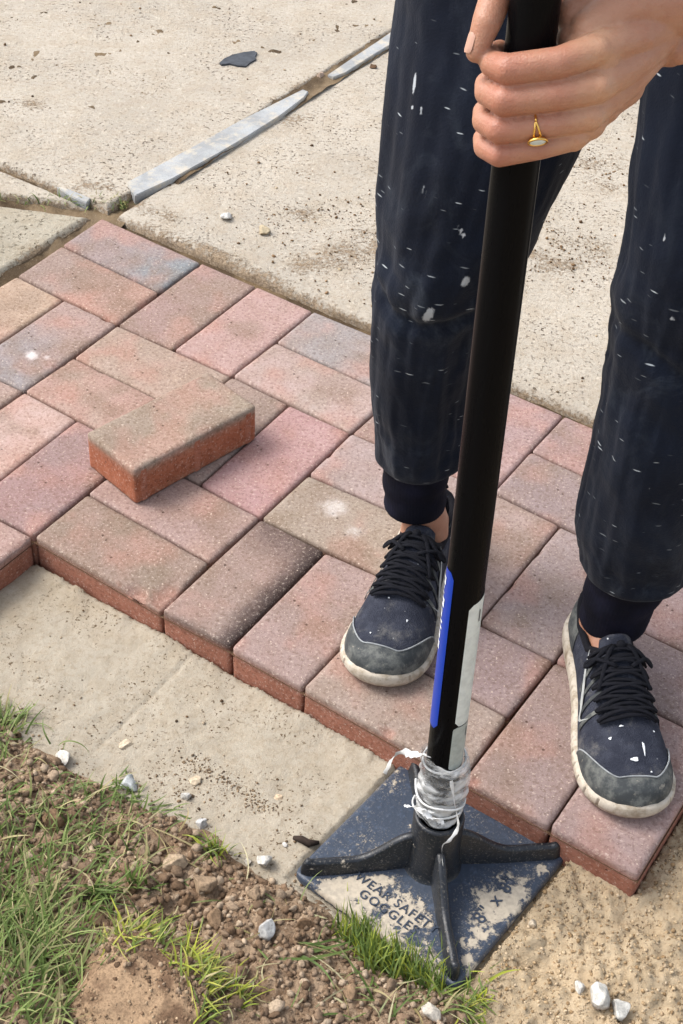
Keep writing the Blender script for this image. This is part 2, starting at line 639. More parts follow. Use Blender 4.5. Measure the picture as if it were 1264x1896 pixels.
def slab(name, quad, z, thick, mat, dirt_pts=(), n=(200, 200), edge=0.010, seed=0, grade=(0, 0), wob=0.003):
    """quad: four ground corners (counter-clockwise); each a (x, y)"""
    q = [np.array(p, float) for p in quad]

    def par(k, g):
        t = np.linspace(0, 1, k)
        return t ** (1 + g)
    s = par(n[0], grade[0])[:, None]; t = par(n[1], grade[1])[None, :]
    P = ((1 - s) * (1 - t))[..., None] * q[0] + (s * (1 - t))[..., None] * q[1] + (s * t)[..., None] * q[2] + ((1 - s) * t)[..., None] * q[3]
    x, y = P[..., 0], P[..., 1]

    def dist(a, b):
        e = b - a
        return np.abs((x - a[0]) * e[1] - (y - a[1]) * e[0]) / np.linalg.norm(e)
    d = np.minimum(np.minimum(dist(q[0], q[1]), dist(q[1], q[2])), np.minimum(dist(q[2], q[3]), dist(q[3], q[0])))
    dn = np.clip(d + wob * fbm(x * 40, y * 40, 0, seed + 4), 0, 1)
    k = np.clip(1 - dn / edge, 0, 1)
    zz = z - 0.008 * k ** 2 + 0.0012 * fbm(x * 16, y * 16, 0, seed) + 0.0007 * fbm(x * 90, y * 90, 0, seed + 1)
    dirt = np.zeros_like(x)
    for (px, py, rx, ry, a, am) in dirt_pts:
        cx, cy = px, py
        ex = (x - cx) * math.cos(a) + (y - cy) * math.sin(a)
        ey = -(x - cx) * math.sin(a) + (y - cy) * math.cos(a)
        dirt = np.maximum(dirt, am * np.exp(-((ex / rx) ** 2 + (ey / ry) ** 2)))
    dirt = np.clip(dirt * (0.75 + 0.8 * fbm(x * 24, y * 24, 0, seed + 8)) + 0.10 * sstep(.1, .5, fbm(x * 5, y * 5, 0, seed + 13)) + 0.75 * np.exp(-d / 0.006), 0, 1)
    V = np.stack([x, y, zz], -1).reshape(-1, 3)
    F = grid_faces(n[0], n[1])
    a, b = n
    loop = [i * b for i in range(a)] + [(a - 1) * b + j for j in range(1, b)] + [i * b + b - 1 for i in range(a - 2, -1, -1)] + [j for j in range(b - 2, 0, -1)]
    lp = np.array(loop)
    low = V[lp].copy(); low[:, 2] = z - thick
    o = len(V)
    V = np.concatenate([V, low])
    k2 = np.arange(len(lp)); k3 = (k2 + 1) % len(lp)
    skirt = np.stack([lp[k2], o + k2, o + k3, lp[k3]], -1)
    F = np.concatenate([F, skirt])
    dirt = np.concatenate([dirt.reshape(-1), np.full(len(lp), 0.8)])
    ob = link(name, mesh_from(name, V, F, extra={'dirt': dirt}), M[mat])
    ob['kind'] = 'structure'
    return ob


def G(px, py, z=0.0):
    return atz(px, py, z)[:2]


# right slab: bounded by the paver edge (v = 0) and the strip joint (u ~ 0.3)
A0 = UO + 0.16 * UD - 0.10 * VD
right_q = [A0, A0 + U2 * 3.4, A0 + U2 * 3.4 - V2 * 4.5, A0 + U2 * 0.02 - V2 * 4.5]
dp = [(*G(640, 470), 0.13, 0.05, 0.6, 0.95), (*G(560, 400), 0.05, 0.03, 0.4, 0.6), (*G(1040, 470), 0.13, 0.07, 0.3, 0.9),
      (*G(1120, 330), 0.10, 0.10, 0, 0.6), (*G(560, 330), 0.06, 0.03, 0, 0.55), (*G(545, 225), 0.07, 0.03, 0.3, 0.5),
      (*G(260, 385), 0.09, 0.025, -0.55, 1.0), (*G(430, 485), 0.16, 0.012, -0.55, 0.8), (*G(1000, 620), 0.08, 0.05, 0, 0.4),
      (*G(690, 330), 0.05, 0.06, 0, 0.5), (*G(1080, 210), 0.06, 0.04, 0, 0.5)]
slab('concrete_slab', right_q, 0.006, 0.09, 'concrete', dp, (330, 300), 0.009, 3, (0.55, 0.9))
# far slab: left of the strip joint, beyond the other joint
# earth and sand packed into the joints between the slabs
ju = np.arange(-7.0, 0.36, 0.07); jv = np.arange(-24.0, 8.0, 0.07)
JU, JV = np.meshgrid(ju, jv, indexing='ij')
JX = UO[0] + JU * UD[0] + JV * VD[0]; JY = UO[1] + JU * UD[1] + JV * VD[1]
JZ = -0.002 + 0.0045 * fbm(JX * 30, JY * 30, 0, 91) + 0.002 * fbm(JX * 120, JY * 120, 0, 92)
JZ = JZ + 0.011 * sstep(-0.8, -1.6, JV) - 0.006 * sstep(-0.35, 0.0, JU) * sstep(-0.2, 0.2, JV)
V = np.stack([JX, JY, JZ], -1).reshape(-1, 3)
F = grid_faces(len(ju), len(jv))
jc = (JU.reshape(-1)[F].max(1) < 0.08) | ((JV.reshape(-1)[F].max(1) < 0.07) & (JU.reshape(-1)[F].max(1) < 0.4))
jn = sstep(-0.3, 0.4, fbm(JX * 24, JY * 24, 0, 93)).reshape(-1, 1)
jf = link('joint_fill', mesh_from('joint_fill', V, F[jc], np.array(lin(88, 74, 58, 0.8)) * (1 - jn) + np.array(lin(138, 120, 96, 0.8)) * jn), M['sand'])
jf['kind'] = 'structure'
ju = np.arange(0.2, 14.0, 0.08); jv = np.arange(-0.16, 0.08, 0.06)
JU, JV = np.meshgrid(ju, jv, indexing='ij')
JX = UO[0] + JU * UD[0] + JV * VD[0]; JY = UO[1] + JU * UD[1] + JV * VD[1]
JZ = -0.010 + 0.004 * fbm(JX * 60, JY * 60, 0, 95)
jn = sstep(-0.3, 0.4, fbm(JX * 24, JY * 24, 0, 96)).reshape(-1, 1)
jf2 = link('joint_fill', mesh_from('joint_fill', np.stack([JX, JY, JZ], -1), grid_faces(len(ju), len(jv)), np.array(lin(88, 74, 58, 0.8)) * (1 - jn) + np.array(lin(128, 110, 86, 0.8)) * jn), M['sand'])
jf2['kind'] = 'structure'
B0 = G(166, 366, 0.016)
fl = (G(0, 297, 0.016) - B0); fl /= np.linalg.norm(fl)
B0 = UO - 0.02 * UD + (B0 - UO) @ V2 * V2 + V2 * 0.0
far_q = [B0, B0 - V2 * 4.5, B0 - V2 * 4.5 + fl * 3.2, B0 + fl * 3.2]
dpf = [(*G(60, 190, .016), 0.05, 0.03, 0, 0.7), (*G(180, 340, .016), 0.04, 0.02, 0, 0.9), (*G(270, 170, .016), 0.03, 0.02, 0, 0.35),
       (*G(520, 170, .016), 0.12, 0.012, 0.98, 0.5), (*G(640, 40, .016), 0.05, 0.04, 0, 0.3)]
slab('concrete_slab', far_q, 0.012, 0.09, 'concrete', dpf, (300, 330), 0.008, 23, (0.9, 0.55))
# thin wedge slab between the two left joints
W0 = G(160, 380, 0.010); w1 = G(0, 312, 0.010); w2 = G(0, 358, 0.010)
d1 = (w1 - W0); d2 = (w2 - W0)
slab('concrete_slab', [W0 + d1 * .02, W0 + d1 * 3.0, W0 + d2 * 3.0, W0 + d2 * .03], 0.010, 0.08, 'concrete', (), (160, 40), 0.008, 43, (0.4, 0))
# left slab beside the pavers
L0 = UO - 0.15 * UD + 0.12 * VD
l1 = G(0, 374, 0.006) - L0
slab('concrete_slab', [L0, L0 + l1 * 3.2, L0 + l1 * 3.2 + V2 * 2.0, L0 + V2 * 2.0], 0.003, 0.09, 'concrete_left',
     [(*G(60, 470), 0.03, 0.12, 0.9, 0.35)], (170, 220), 0.010, 63, (0.3, 0.6))

# --- the pavers
TINT = {  # (u, v): tone a, tone b, direction of the blend, dust, white marks
    (0, 0): ((168, 140, 134), (138, 146, 152), 'u', 0.25), (0, 1): ((172, 138, 122), (190, 136, 112), 'u', 0.2),
    (2, 0): ((176, 134, 122), (168, 132, 112), 'n', 0.3), (3, 0): ((200, 150, 140), (196, 146, 134), 'n', 0.15),
    (4, 0): ((164, 150, 146), (172, 150, 142), 'n', 0.2), (4, 1): ((196, 158, 146), (192, 162, 146), 'n', 0.4),
    (6, 0): ((186, 146, 138), (176, 140, 130), 'n', 0.2), (7, 0): ((182, 140, 136), (198, 148, 140), 'v', 0.2),
    (8, 0): ((166, 132, 128), (178, 138, 132), 'n', 0.2), (8, 1): ((164, 134, 130), (172, 140, 132), 'n', 0.2),
    (10, 0): ((170, 134, 128), (180, 140, 130), 'n', 0.2), (11, 0): ((190, 146, 136), (176, 138, 130), 'n', 0.2),
    (0, 2): ((206, 164, 128), (204, 152, 124), 'v', 0.3), (1, 2): ((182, 142, 128), (158, 148, 150), 'v', 0.2),
    (2, 2): ((188, 152, 128), (180, 146, 122), 'n', 0.6), (2, 3): ((188, 148, 126), (194, 142, 122), 'n', 0.4),
    (4, 2): ((178, 142, 124), (170, 138, 122), 'n', 0.5), (5, 2): ((202, 144, 138), (196, 136, 132), 'n', 0.15),
    (6, 2): ((186, 152, 144), (178, 148, 138), 'n', 0.3), (6, 3): ((170, 144, 118), (176, 150, 126), 'n', 0.5),
    (8, 2): ((190, 152, 138), (186, 150, 138), 'n', 0.4), (9, 2): ((176, 146, 140), (170, 142, 136), 'n', 0.3),
    (10, 2): ((176, 140, 136), (190, 146, 138), 'n', 0.2), (10, 3): ((172, 138, 132), (164, 132, 126), 'n', 0.2),
    (12, 2): ((180, 144, 138), (170, 138, 130), 'n', 0.2), (13, 2): ((186, 146, 136), (170, 138, 130), 'n', 0.2),
    (0, 4): ((176, 142, 122), (184, 144, 126), 'n', 0.4), (0, 5): ((182, 142, 128), (176, 140, 124), 'n', 0.3),
    (2, 4): ((206, 162, 146), (208, 156, 136), 'n', 0.3), (3, 4): ((168, 128, 122), (176, 126, 120), 'n', 0.2),
    (4, 4): ((182, 140, 128), (188, 142, 124), 'n', 0.3), (4, 5): ((168, 132, 112), (158, 130, 106), 'n', 0.45),
    (6, 4): ((174, 134, 118), (168, 134, 118), 'n', 0.3), (7, 4): ((178, 140, 130), (172, 136, 124), 'n', 0.4),
    (8, 4): ((172, 138, 134), (166, 132, 130), 'n', 0.2), (8, 5): ((176, 146, 128), (172, 142, 122), 'n', 0.45),
    (10, 4): ((166, 132, 124), (172, 136, 124), 'n', 0.4), (11, 4): ((184, 144, 136), (176, 138, 130), 'n', 0.3),
    (2, 6): ((192, 144, 130), (186, 140, 124), 'n', 0.3), (2, 7): ((176, 138, 122), (180, 140, 126), 'n', 0.3),
    (0, 6): ((180, 142, 126), (176, 140, 126), 'n', 0.3), (1, 6): ((190, 144, 130), (184, 140, 126), 'n', 0.3),
}


def brick_mesh(name, quad, ta, tb, blend, dust, seed, thick=0.057, chips=(), whites=(), chars=(), sidecol=(176, 120, 100)):
    """a paver with a softly chamfered worn top; quad = 4 xy corners (u0v0, u1v0, u1v1, u0v1)"""
    q = [np.array(p, float) for p in quad]
    L = np.linalg.norm(q[1] - q[0]); Wd = np.linalg.norm(q[3] - q[0])

    def line(Ln):
        k = max(5, int(round((Ln - 0.022) / 0.0065)))
        return np.concatenate([[0, 0.0018, 0.0042, 0.0075], np.linspace(0.011, Ln - 0.011, k), [Ln - 0.0075, Ln - 0.0042, Ln - 0.0018, Ln]]) / Ln
    s = line(L)[:, None]; t = line(Wd)[None, :]
    a, b = s.shape[0], t.shape[1]
    P = ((1 - s) * (1 - t))[..., None] * q[0] + (s * (1 - t))[..., None] * q[1] + (s * t)[..., None] * q[2] + ((1 - s) * t)[..., None] * q[3]
    ds = np.minimum(s, 1 - s) * L; dt = np.minimum(t, 1 - t) * Wd
    ds = ds + 0 * dt; dt = dt + 0 * ds
    x, y = P[..., 0].copy(), P[..., 1].copy()
    # rounded corners in plan
    R = 0.004
    cx, cy = q[0] * 0 + sum(q) / 4
    cr = np.clip(1 - ds / R, 0, 1) * np.clip(1 - dt / R, 0, 1)
    du = (q[1] - q[0]) / L; dv = (q[3] - q[0]) / Wd
    sg = np.where(s < 0.5, 1.0, -1.0) + 0 * t; tg = np.where(t < 0.5, 1.0, -1.0) + 0 * s
    pull = cr * R * 0.3
    x += (du[0] * sg + dv[0] * tg) * pull; y += (du[1] * sg + dv[1] * tg) * pull
    d = np.minimum(ds, dt)
    # wear: the chamfer's width wanders, and the arris crumbles here and there
    wn = fbm(x * 60, y * 60, seed * 1.7, seed)
    cham = 0.0046 + 0.0016 * wn
    z = -0.0030 * np.clip(1 - d / cham, 0, 1) ** 1.5
    chipn = sstep(0.42, 0.62, fbm(x * 45, y * 45, seed * 2.3, seed + 5))
    z = z - 0.0042 * chipn * np.clip(1 - d / 0.007, 0, 1)
    z = z + 0.00035 * fbm(x * 110, y * 110, seed, seed + 2) + 0.0005 * fbm(x * 18, y * 18, seed, seed + 3)
    chipmask = chipn * np.clip(1 - d / 0.007, 0, 1)
    for (cu, cv, r, dep) in chips:
        pc = q[0] + (q[1] - q[0]) * cu + (q[3] - q[0]) * cv
        dd = np.hypot(x - pc[0], y - pc[1]) + 0.004 * fbm(x * 120, y * 120, 3, seed)
        mk = sstep(r, r * 0.55, dd)
        z = z - dep * mk * (0.8 + 0.5 * fbm(x * 160, y * 160, 1, seed))
        chipmask = np.maximum(chipmask, mk)
    # colour
    n1 = sstep(-0.35, 0.4, fbm(x * 22, y * 22, seed, seed + 30))
    g = {'u': s + 0 * t, 'v': t + 0 * s, 'n': n1}[blend]
    if blend != 'n':
        g = sstep(0.25, 0.9, g + 0.25 * (n1 - 0.5))

    def soft(c, k=0.58):                                 # worn, dusty pigment
        c = np.array(c, float); m_ = c @ np.array([0.3, 0.55, 0.15])
        return tuple(np.clip(m_ + (c - m_) * k + 2, 0, 255))
    ta = np.array(lin(*soft(ta), 0.80)); tb = np.array(lin(*soft(tb), 0.80))
    col = ta * (1 - g[..., None]) + tb * g[..., None]
    red = np.array(lin(186, 122, 106, 0.80))
    patch = 0.5 * sstep(0.0, 0.55, fbm(x * 20, y * 20, seed, seed + 60))
    col = col * (1 - patch[..., None]) + np.array(lin(190, 146, 132, 0.8)) * patch[..., None]
    patch = 0.5 * sstep(0.05, 0.55, fbm(x * 17 + 4, y * 17, seed, seed + 66))
    col = col * (1 - patch[..., None]) + np.array(lin(148, 128, 112, 0.75)) * patch[..., None]
    col = col * (1 - 0.35 * chipmask[..., None]) + red * 0.35 * chipmask[..., None]
    dk = np.array(lin(66, 56, 54))
    for (kind, lo, hi, am) in chars:                    # charcoal pigment along an edge
        c0 = {'u': s + 0 * t, 'v': t + 0 * s}[kind]
        mk = am * sstep(lo, hi, c0 + 0.10 * fbm(x * 40, y * 40, 2, seed + 90))
        col = col * (1 - mk[..., None]) + dk * mk[..., None]
    dm = dust * (0.45 + 0.9 * fbm(x * 16, y * 16, seed, seed + 70))
    wm = np.zeros_like(x)
    for (cu, cv, r, am) in whites:
        pc = q[0] + (q[1] - q[0]) * cu + (q[3] - q[0]) * cv
        wm = np.maximum(wm, am * np.exp(-((x - pc[0]) ** 2 + (y - pc[1]) ** 2) / r ** 2))
    V = np.stack([x, y, z], -1).reshape(-1, 3)
    F = [grid_faces(a, b)]
    loop = [i * b for i in range(a)] + [(a - 1) * b + j for j in range(1, b)] + [i * b + b - 1 for i in range(a - 2, -1, -1)] + [j for j in range(b - 2, 0, -1)]
    lp = np.array(loop); nl = len(lp)
    cols = [col.reshape(-1, 3)]; dust_a = [dm.reshape(-1)]; wh_a = [wm.reshape(-1)]
    prev = lp
    ringtop = V[lp]
    cen = np.array([*(sum(q) / 4), 0])
    out = ringtop - cen; out[:, 2] = 0; out /= np.linalg.norm(out, axis=1)[:, None]
    sc = np.array(lin(*sidecol, 0.78))
    tot = len(V); Vs = [V]
    for zz in (-0.008, -0.014, -0.022, -0.031, -0.040, -0.049, -thick + 0.0015, -thick):
        rg = ringtop.copy(); rg[:, 2] = zz
        wob = 0.0006 * fbm(rg[:, 0] * 90, rg[:, 1] * 90, zz * 90, seed + 8)
        rg += out * wob[:, None] * (0 if zz > -0.01 else 1)
        if zz == -thick:
            rg -= out * 0.001
        Vs.append(rg)
        idx = np.arange(nl) + tot
        k = np.arange(nl); k1 = (k + 1) % nl
        F.append(np.stack([prev[k], idx[k], idx[k1], prev[k1]], -1))
        vn = fbm(rg[:, 0] * 30, rg[:, 1] * 30, zz * 50, seed + 9)
        f = sstep(-0.004, -0.018, zz)
        tc = col.reshape(-1, 3)[lp]
        c2 = tc * (1 - f) + sc * f * (1 + 0.16 * vn[:, None])
        cols.append(c2)
        dust_a.append(np.full(nl, 0.12) + 0.35 * sstep(-0.040, -0.052, zz)); wh_a.append(np.zeros(nl))
        prev = idx; tot += nl
    V = np.concatenate(Vs)
    # underside: one fan centre
    ctr = len(V)
    V = np.concatenate([V, [[cen[0], cen[1], -thick]]])
    k = np.arange(0, nl - 1, 1); k1 = (k + 1)
    quads = np.concatenate(F)
    colf = np.concatenate(cols + [sc[None]]); df = np.concatenate(dust_a + [[0]]); wf = np.concatenate(wh_a + [[0]])
    tri = [(int(prev[i]), ctr, int(prev[(i + 1) % nl])) for i in range(nl)]
    me = mesh_from(name, [tuple(p) for p in V.tolist()], [tuple(f) for f in quads.tolist()] + tri, colf, True, {'dust': df, 'white': wf})
    return me


joint = MB()
PAVERS = []
for (u, v) in TINT:
    hor = ((u // 2) + (v // 2)) % 2 == 0
    PAVERS.append((u, v, u + (2 if hor else 1), v + (1 if hor else 2)))
for (u0, v0, u1, v1) in PAVERS:
    c4 = [UV(u0, v0), UV(u1, v0), UV(u1, v1), UV(u0, v1)]
    zj = -0.0130 + 0.0006 * ((u0 * 3 + v0 * 5) % 4)
    joint.add([(p[0], p[1], zj) for p in c4], [(0, 3, 2, 1)])
jm = joint.mesh('paver_path', False)
set_col(jm, 'col', np.tile(np.array(lin(104, 80, 62, 0.8)), (len(jm.vertices), 1)))
path = link('paver_path', jm, M['sand'])
path['kind'] = 'structure'
CHIP = {(4, 5): [(0.99, 0.78, 0.026, 0.007), (0.82, 0.99, 0.020, 0.009)], (8, 5): [(0.55, 1.0, 0.012, 0.006)], (10, 4): [(0.1, 1.0, 0.010, 0.005)]}
WHITE = {(1, 2): [(0.55, 0.66, 0.011, 1.3), (0.75, 0.62, 0.008, 0.9)], (6, 3): [(0.30, 0.35, 0.024, 0.85), (0.52, 0.6, 0.02, 0.7)],
         (2, 4): [(0.4, 0.7, 0.03, 0.6)], (10, 3): [(0.9, 0.8, 0.01, 0.7)]}
CHAR = {(6, 4): [('u', 0.62, 0.95, 0.9), ('v', 0.42, -0.02, 0.6), ('v', 0.97, 1.02, 0.5)], (0, 0): [('v', 0.9, 1.05, 0.25)], (4, 0): [('n' if 0 else 'u', 0.6, 1.2, 0.2)]}
for i, (u0, v0, u1, v1) in enumerate(PAVERS):
    c4 = [UV(u0, v0), UV(u1, v0), UV(u1, v1), UV(u0, v1)]
    cen = sum(c4) / 4
    du = (c4[1] - c4[0]); du /= np.linalg.norm(du)
    dv = (c4[3] - c4[0]); dv /= np.linalg.norm(dv)
    g = 0.0013
    c4 = [c4[0] + (du + dv) * g - cen, c4[1] + (-du + dv) * g - cen, c4[2] + (-du - dv) * g - cen, c4[3] + (du - dv) * g - cen]
    ta, tb, bl, du_ = TINT[(u0, v0)]
    if bl == 'u' and (u1 - u0) < 2 and False:
        bl = 'v'
    me = brick_mesh('paver', c4, ta, tb, bl, du_ * 0.8, 100 + i * 7, 0.057, CHIP.get((u0, v0), ()), WHITE.get((u0, v0), ()), CHAR.get((u0, v0), ()))
    o = link('paver', me, M['paver'], path)
    o.location = (cen[0], cen[1], random.uniform(-0.0008, 0.0008))
    o.rotation_euler = (random.uniform(-.005, .005), random.uniform(-.005, .005), random.uniform(-.004, .004))

# the loose paver lying on top
TH = 0.055
ka, kb, kc = [atz(px, py, TH)[:2] for px, py in ((163, 802), (248, 873), (470, 755))]
ul = (kc - kb); ul /= np.linalg.norm(ul); ws = np.array([-ul[1], ul[0]])
cen = kb + ul * 0.0985 + ws * 0.0485
qq = [kb - cen, kb + ul * 0.197 - cen, kb + ul * 0.197 + ws * 0.097 - cen, kb + ws * 0.097 - cen]
lm = brick_mesh('loose_paver', qq, (172, 146, 118), (166, 136, 112), 'n', 0.35, 991, TH, (), (), (), (182, 114, 86))
loose = link('loose_paver', lm, M['paver'])
loose.location = (cen[0], cen[1], TH + 0.0015)
tag(loose, 'loose brown paver with orange sides lying askew on top of the laid pavers', 'paver')
for f0, wside in ((0.5, -1), (0.93, -1), (0.07, -1), (0.5, 1), (0.93, 1), (0.07, 1)):
    rb = MB()
    pc = qq[0] + ul * 0.197 * f0 + (ws * 0.097 if wside > 0 else 0) + ws * wside * 0.0004
    prof = [(-0.005, 0), (-0.003, 0.0016), (0.003, 0.0016), (0.005, 0)]
    vsx = []
    for zz in (-TH + 0.001, -0.011, -0.006):
        for (aa, hh) in prof:
            hh = hh * (0 if zz > -0.008 else 1) - 0.0006
            pp = pc + ul * aa + ws * wside * hh
            vsx.append((pp[0], pp[1], zz))
    fs = [(r * 4 + k, r * 4 + k + 1, r * 4 + 5 + k, r * 4 + 4 + k) for r in range(2) for k in range(3)]
    rb.add(vsx, fs + [(0, 1, 2, 3)])
    rm = rb.mesh('spacer_rib')
    set_col(rm, 'col', np.tile(np.array(lin(178, 114, 90, 0.8)), (len(rm.vertices), 1)))
    link('spacer_rib', rm, M['paver'], loose)

# ------------------------------------------------------------------ soil bank
SB = [(-260, 1180), (-60, 1290), (0, 1322), (60, 1378), (130, 1420), (200, 1462), (290, 1500), (375, 1535), (440, 1592), (530, 1640), (620, 1700),
      (740, 1790), (830, 1820), (885, 1850), (905, 1900), (930, 2050), (950, 2300)]
SBW = np.array([G(px, py, BED) for px, py in SB])


def soil_sd(x, y):
    best = np.full(x.shape, 1e9); sgn = np.zeros(x.shape)
    for a, b in zip(SBW[:-1], SBW[1:]):
        e = b - a
        t = np.clip(((x - a[0]) * e[0] + (y - a[1]) * e[1]) / (e @ e), 0, 1)
        dx = x - (a[0] + t * e[0]); dy = y - (a[1] + t * e[1])
        d = np.hypot(dx, dy)
        cr = e[0] * (y - a[1]) - e[1] * (x - a[0])
        upd = d < best
        best = np.where(upd, d, best); sgn = np.where(upd, np.where(cr < 0, 1.0, -1.0), sgn)
    return best * sgn


def soil_height(x, y):
    sd = soil_sd(x, y) + 0.010 * fbm(x * 26, y * 26, 0, 201)
    ins = np.clip(sd, 0, 9)
    h = BED - 0.002 + 0.030 * (1 - np.exp(-ins / 0.05)) + 0.012 * (1 - np.exp(-ins / 0.25))
    lump = np.abs(fbm(x * 42, y * 42, 0, 203, 4, 0.55))
    h = h + sstep(0, 0.03, ins) * (0.011 * fbm(x * 17, y * 17, 0, 207) + 0.013 * (0.4 - lump))
    h = np.where(sd < 0, BED - 0.002 + 0.45 * sd, h)
    # the tamper plate has pressed its edge into the bank
    return h


sx = np.arange(-0.80, 0.34, 0.003); sy = np.arange(0.48, 1.50, 0.003)
X, Y = np.meshgrid(sx, sy, indexing='ij')
Z = soil_height(X, Y)
V = np.stack([X, Y, Z], -1).reshape(-1, 3)
F = grid_faces(len(sx), len(sy))
keep = (Z.reshape(-1)[F] > BED - 0.02).any(1)
F = F[keep]
used = np.unique(F); remap = np.full(len(V), -1); remap[used] = np.arange(len(used))
soil = link('soil', mesh_from('soil', V[used], remap[F]), M['soil'])
soil['kind'] = 'structure'

# ------------------------------------------------------------------ crumbs, stones, clods


def ico(sub):
    bm = bmesh.new()
    bmesh.ops.create_icosphere(bm, subdivisions=sub, radius=1.0)
    v = np.array([x.co[:] for x in bm.verts]); f = np.array([[q.index for q in p.verts] for p in bm.faces])
    bm.free()
    return v, f


ICO = {1: ico(1), 2: ico(2), 3: ico(3), 4: ico(4)}


def rand_rots(n):
    q = rng.normal(size=(n, 4)); q /= np.linalg.norm(q, axis=1)[:, None]
    a, b, c, d = q.T
    return np.stack([np.stack([1 - 2 * (c * c + d * d), 2 * (b * c - a * d), 2 * (b * d + a * c)], -1),
                     np.stack([2 * (b * c + a * d), 1 - 2 * (b * b + d * d), 2 * (c * d - a * b)], -1),
                     np.stack([2 * (b * d - a * c), 2 * (c * d + a * b), 1 - 2 * (b * b + c * c)], -1)], -2)


def scatter(name, pos, size, cols, mat, sub=1, rough=0.28, flat=0.75, kind='stuff'):
    bv, bf = ICO[sub]
    n = len(pos)
    V = np.repeat(bv[None], n, 0)
    ph = rng.uniform(0, 100, n)[:, None]
    fq = 1.3 if sub < 2 else 2.0
    nz = fbm(V[..., 0] * fq + ph, V[..., 1] * fq, V[..., 2] * fq + ph, 5, 3, 0.7)
    V = V * (1 + rough * (1.7 if sub < 2 else 2.4) * nz[..., None])
    if sub > 1:                                          # broken faces
        for _ in range(6):
            dr_ = rng.normal(size=(n, 3)); dr_ /= np.linalg.norm(dr_, axis=1)[:, None]
            ov = np.clip(np.einsum('nki,ni->nk', V, dr_) - rng.uniform(0.35, 0.8, (n, 1)), 0, 9)
            V = V - 0.85 * ov[..., None] * dr_[:, None, :]
    V = V * rng.uniform(0.6, 1.25, (n, 1, 3))
    V = np.einsum('nij,nkj->nki', rand_rots(n), V)
    V[..., 2] *= flat
    V = V * np.asarray(size)[:, None, None] + np.asarray(pos)[:, None, :]
    F = (bf[None] + (np.arange(n) * len(bv))[:, None, None]).reshape(-1, 3)
    Cc = np.repeat(np.asarray(cols)[:, None, :], len(bv), 1).reshape(-1, 3)
    o = link(name, mesh_from(name, V.reshape(-1, 3), F, Cc, smooth=False), M[mat])
    if kind:
        o['kind'] = kind
    return o


def mixcols(n, palette, k=1.0):
    p = np.array([lin(*c, k) for c in palette])
    i = rng.integers(0, len(p), n); j = rng.integers(0, len(p), n); t = rng.uniform(0, 1, n)[:, None]
    return (p[i] * (1 - t) + p[j] * t) * rng.uniform(0.8, 1.15, (n, 1))


SOILP = [(156, 132, 108), (134, 110, 88), (174, 152, 128), (116, 94, 74), (190, 170, 146), (148, 124, 102)]


def soil_pts(n, lo=0.004, hi=0.6, xr=(-0.62, 0.30), yr=(0.60, 1.36)):
    x = rng.uniform(*xr, n * 6); y = rng.uniform(*yr, n * 6)
    sd = soil_sd(x, y)
    ok = (sd > lo) & (sd < hi)
    return x[ok][:n], y[ok][:n]


x, y = soil_pts(15000)
s = 0.0008 + 0.0040 * rng.uniform(0, 1, len(x)) ** 2.6
scatter('soil_crumbs', np.stack([x, y, soil_height(x, y) + s * 0.35], -1), s, mixcols(len(x), SOILP, 0.85), 'crumb', 1, 0.3, 0.8)
x, y = soil_pts(1300, 0.008)
s = 0.0030 + 0.0050 * rng.uniform(0, 1, len(x)) ** 2.4
scatter('soil_lumps', np.stack([x, y, soil_height(x, y) + s * 0.3], -1), s, mixcols(len(x), SOILP, 0.85), 'crumb', 2, 0.34, 0.8)
# dark and pale grit strewn over the bed at the foot of the bank
n = 900
x = rng.uniform(-0.50, 0.06, n * 4); y = rng.uniform(0.85, 1.42, n * 4)
u_, v_ = uv_of(x, y); sd = soil_sd(x, y)
pr = np.exp(sd / 0.05) + 0.05
ok = (sd < 0.01) & (v_ > 6.05) & (rng.uniform(0, 1, len(x)) < pr) & ((u_ > 4.05) | (v_ > 8.1))
x, y = x[ok][:n], y[ok][:n]
s = 0.0005 + 0.0016 * rng.uniform(0, 1, len(x)) ** 3
scatter('bed_grit', np.stack([x, y, bed_height(x, y) + s * 0.3], -1), s, mixcols(len(x), [(120, 96, 72), (92, 76, 60), (190, 172, 146), (140, 116, 90)], 0.85), 'crumb', 1)
a0, a1 = G(350, 1400, BED), G(500, 1500, BED)
t_ = rng.uniform(0, 1, 420)
x = a0[0] + (a1[0] - a0[0]) * t_ + rng.normal(0, 0.007, 420); y = a0[1] + (a1[1] - a0[1]) * t_ + rng.normal(0, 0.007, 420)
x[:120] = G(330, 1460, BED)[0] + rng.normal(0, 0.03, 120); y[:120] = G(330, 1460, BED)[1] + rng.normal(0, 0.03, 120)
s = 0.0005 + 0.0012 * rng.uniform(0, 1, 420) ** 2
scatter('trail_of_grit', np.stack([x, y, bed_height(x, y) + s * 0.2], -1), s, mixcols(420, [(140, 118, 94), (116, 98, 80), (164, 144, 116)], 0.85), 'crumb', 1)
# coarse sand grains on the loose sand
n = 14000
x = rng.uniform(0.12, 0.52, n); y = rng.uniform(0.68, 1.15, n)
u_, v_ = uv_of(x, y)
ok = ((v_ > 6.05) | (u_ > 12.03)) & (soil_sd(x, y) < 0)
x, y = x[ok], y[ok]
s = 0.0006 + 0.0019 * rng.uniform(0, 1, len(x)) ** 3.0
scatter('sand_grains', np.stack([x, y, bed_height(x, y) + s * 0.2], -1), s, mixcols(len(x), [(206, 182, 146), (188, 162, 126), (168, 140, 104), (214, 194, 164)], 0.82), 'crumb', 1, 0.25, 0.8)
# crumbs of dirt on the slabs


def slab_z(x, y):
    u, v = uv_of(x, y)
    return np.where((u > 0.2) & (v < 0), 0.006, 0.012)


